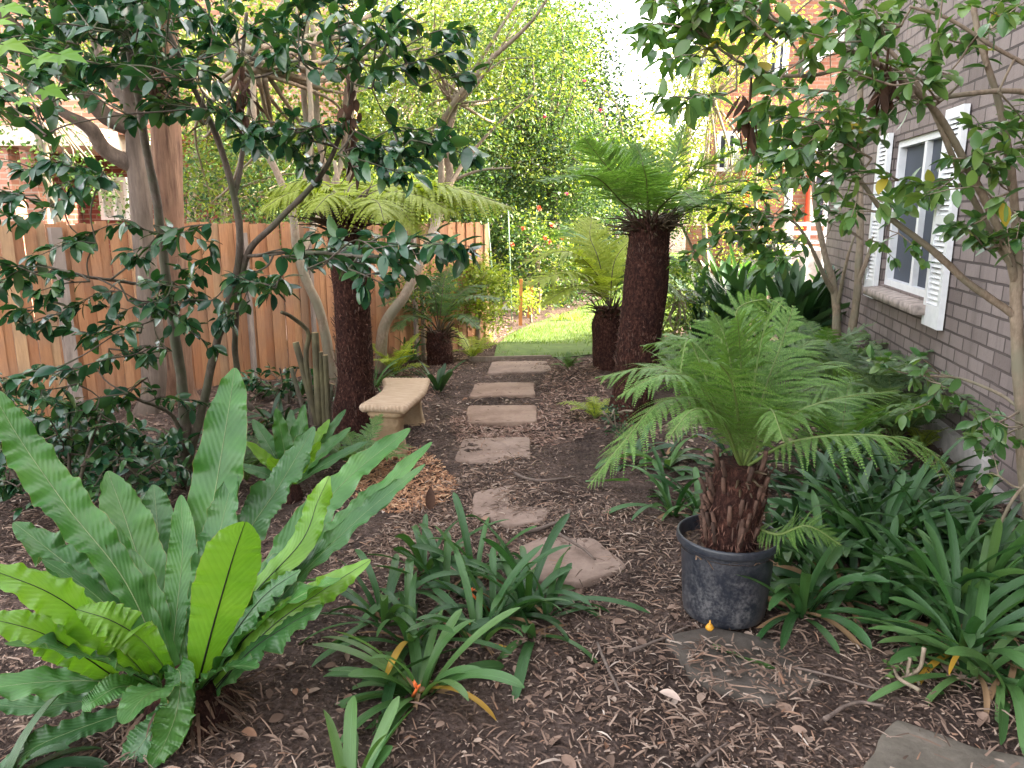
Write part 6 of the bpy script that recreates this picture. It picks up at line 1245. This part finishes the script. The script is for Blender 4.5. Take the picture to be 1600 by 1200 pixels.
litter(2600, [(640, 560), (700, 480), (800, 470), (800, 500), (770, 540), (735, 562)], .03, .08, 'chip'); litter(1600, [(1060, 800), (1000, 640), (1400, 600), (1600, 760), (1600, 900)], .02, .07, 'leaf'); litter(2600, [(1060, 800), (1000, 640), (1400, 600), (1600, 760), (1600, 900)], .015, .05, 'chip')
tag(mb.build("leaf_litter", M_LITTER, origin=(0, 0, 0)), kind='stuff')
# litter and twigs on the stones too
mb = MB()
for px in ([(812, 852), (930, 840), (985, 882), (905, 911), (822, 905)], [(1040, 990), (1215, 1000), (1290, 1065), (1200, 1097), (1080, 1050)], [(1398, 1122), (1620, 1190), (1600, 1260), (1345, 1230)], [(742, 768), (845, 758), (868, 788), (790, 819)], [(722, 684), (830, 682), (831, 720), (708, 717)], [(742, 598), (835, 597), (838, 658), (728, 660)]):
    P = np.array([gp(*p, z=.035)[:2] for p in px]); n = 26 if px[0][0] != 1040 else 170; p = rand_in(P, n, rg); n = len(p); az = rg.uniform(0, 6.28, n); d = np.stack([np.sin(az), np.cos(az), 0 * az], 1)
    mb.scatter(STRIP, np.c_[p, np.full(n, .042 if px[0][0] != 1040 else .02)], d, np.stack([rg.normal(0, .2, n), rg.normal(0, .2, n), np.ones(n)], 1), np.stack([rg.uniform(.003, .009, n), rg.uniform(.02, .09, n), rg.uniform(.0, .03, n)], 1))
    if n > 100: mb.scatter(CHIP, np.c_[p, np.full(n, .012)], np.stack([np.cos(az), np.sin(az), 0 * az], 1), np.stack([rg.normal(0, .2, n), rg.normal(0, .2, n), np.ones(n)], 1), np.stack([rg.uniform(.01, .03, n)] * 3, 1))
tag(mb.build("stone_litter", M_LITTER, origin=(0, 0, 0)), kind='stuff')
# orange wood chips near the bench
g = G("wood_chips"); g.col(g.ramp(g.island(), [(0, (.16, .07, .035)), (.4, (.33, .16, .085)), (.75, (.46, .25, .14)), (1, (.56, .36, .22))])); g.set(Roughness=.9); M_CHIPS = g.m
cm = MB(); mb = MB(); P = np.array([gp(*p)[:2] for p in [(545, 720), (600, 690), (660, 700), (712, 745), (700, 780), (640, 800), (560, 800)]]); p = rand_in(P, 3600, rg); p = p[rg.random(len(p)) < .9]; n = len(p); az = rg.uniform(0, 6.28, n)
mb.scatter(CHIP, np.c_[p, top_z(p) + rg.uniform(.002, .02, n)], np.stack([np.sin(az), np.cos(az), rg.normal(0, .25, n)], 1), np.stack([rg.normal(0, .4, n), rg.normal(0, .4, n), np.ones(n)], 1), np.stack([rg.uniform(.012, .03, n), rg.uniform(.02, .055, n), rg.uniform(.01, .03, n)], 1))
for n, poly in ((5200, [(700, 745), (610, 690), (690, 610), (735, 560), (770, 545), (800, 520), (760, 480), (700, 490), (640, 560), (560, 620), (560, 700)]), (3200, [(845, 600), (862, 565), (930, 560), (960, 640), (900, 690), (842, 700)]), (2600, [(700, 660), (725, 640), (850, 640), (842, 690), (720, 690)])):
    P = np.array([gp(*p)[:2] for p in poly]); p = rand_in(P, n, rg); n = len(p); az = rg.uniform(0, 6.28, n)
    cm.scatter(CHIP, np.c_[p, top_z(p) + rg.uniform(.001, .014, n)], np.stack([np.sin(az), np.cos(az), rg.normal(0, .2, n)], 1), np.stack([rg.normal(0, .3, n), rg.normal(0, .3, n), np.ones(n)], 1), np.stack([rg.uniform(.01, .035, n), rg.uniform(.02, .07, n), rg.uniform(.01, .03, n)], 1))
g = G("red_mulch"); g.col(g.ramp(g.island(), [(0, (.07, .04, .03)), (.35, (.17, .095, .07)), (.7, (.27, .16, .12)), (1, (.38, .27, .22))])); g.set(Roughness=.9)
tag(cm.build("bark_mulch", g.m, origin=(0, 0, 0)), kind='stuff')
tag(mb.build("wood_chips", M_CHIPS, origin=(0, 0, 0)), kind='stuff')
# fallen twigs one can point at
M_TWIG = bark_mat("fallen_twig", (.09, .065, .055), (.20, .15, .125), (1, 1, 1), 40, .9, .4)
for pts, r, lab in (([(805, 742), (835, 755), (865, 755), (900, 748)], .010, "thin bent stick lying beyond the rounded stone"), ([(868, 838), (905, 855), (930, 875)], .009, "brown stick lying across the broad pinkish stone"),
                    ([(815, 826), (850, 822), (885, 812), (890, 800)], .014, "reddish root-like stick between the two nearest grey stones"), ([(935, 985), (955, 1040), (968, 1072)], .007, "straight grey twig on bare litter left of the pot"),
                    ([(985, 1000), (1030, 985), (1075, 968)], .007, "forked twig touching the left foot of the pot"), ([(1290, 1110), (1320, 1095), (1345, 1090), (1385, 1100)], .008, "knobbly bent stick beside the bare corner stone"),
                    ([(1230, 1035), (1300, 1050), (1380, 1075)], .005, "long thin twig at the edge of the half buried stone"), ([(1090, 1190), (1115, 1165), (1140, 1148)], .007, "short dark stick at the bottom of the path")):
    P = smooth([gp(*q, z=.03) for q in pts], 14); P[:, 2] = top_z(P[:, :2]) + r + .016 + (.034 if 'stone' in lab and 'across' in lab else 0); P = P + .004 * np.stack([vnoise(P * 30, k) for k in range(3)], 1); mb = MB(); mb.tube(P, np.linspace(r, r * .55, 14), 7, bump=.2, seed=3); tag(mb.build("fallen_twig", M_TWIG), lab, "twig", "fallen twigs")
# yellow fruit, single fallen green leaf, pale leaf
p = gp(1108, 994); p[2] = .038; mb = MB(); mb.tube([p + [0, 0, -.016], p + [0, 0, -.008], p, p + [0, 0, .010], p + [0, 0, .018], p + [0, 0, .03]], [.004, .014, .017, .011, .004, .002], 14)
tag(mb.build("fallen_fruit", plain("yellow_fruit", (.62, .30, .03), .45, .2, 40)), "small yellow-orange fruit lying just in front of the pot", "fruit")
for (x0, y0, x1, y1, wd_, m, lab) in ((1112, 998, 1210, 1045, .05, M_STRAP_B, "long green fallen blade pointing from the yellow fruit to the right"), (915, 756, 985, 757, .04, M_STRAP_B, "single green fallen blade on the black soil below the drooping frond")):
    a = gp(x0, y0, .03); b = gp(x1, y1, .03); a[2] = b[2] = float(gz(a[0], a[1])) + .035; mb = MB(); d = b - a; L = np.linalg.norm(d); rg2 = np.random.default_rng(3); strap(mb, a, math.atan2(d[0], d[1]), .05, L, .12, wd_, rg2); tag(mb.build("fallen_leaf", m), lab, "fallen leaf", "fallen leaves")
p = gp(1030, 1085, .03); mb = MB(); mb.scatter(LEAF, [p + [0, 0, .01]], [[.8, -.5, .1]], [[.2, -.2, 1]], np.array([[.07, .075, .1]])); tag(mb.build("fallen_leaf", plain("pale_dead_leaf", (.50, .38, .32), .8, .1)), "pale pinkish dead leaf on the litter in the middle of the path", "fallen leaf", "fallen leaves")
p = gp(672, 800, .0); mb = MB(); mb.scatter(LEAF, [p + [0, 0, .01]], [[.05, 0, 1]], [[.1, -1, .1]], np.array([[.10, .13, .12]])); tag(mb.build("fallen_leaf", M_DEAD), "dark curled dead leaf standing upright beside the orange wood chips", "fallen leaf", "fallen leaves")
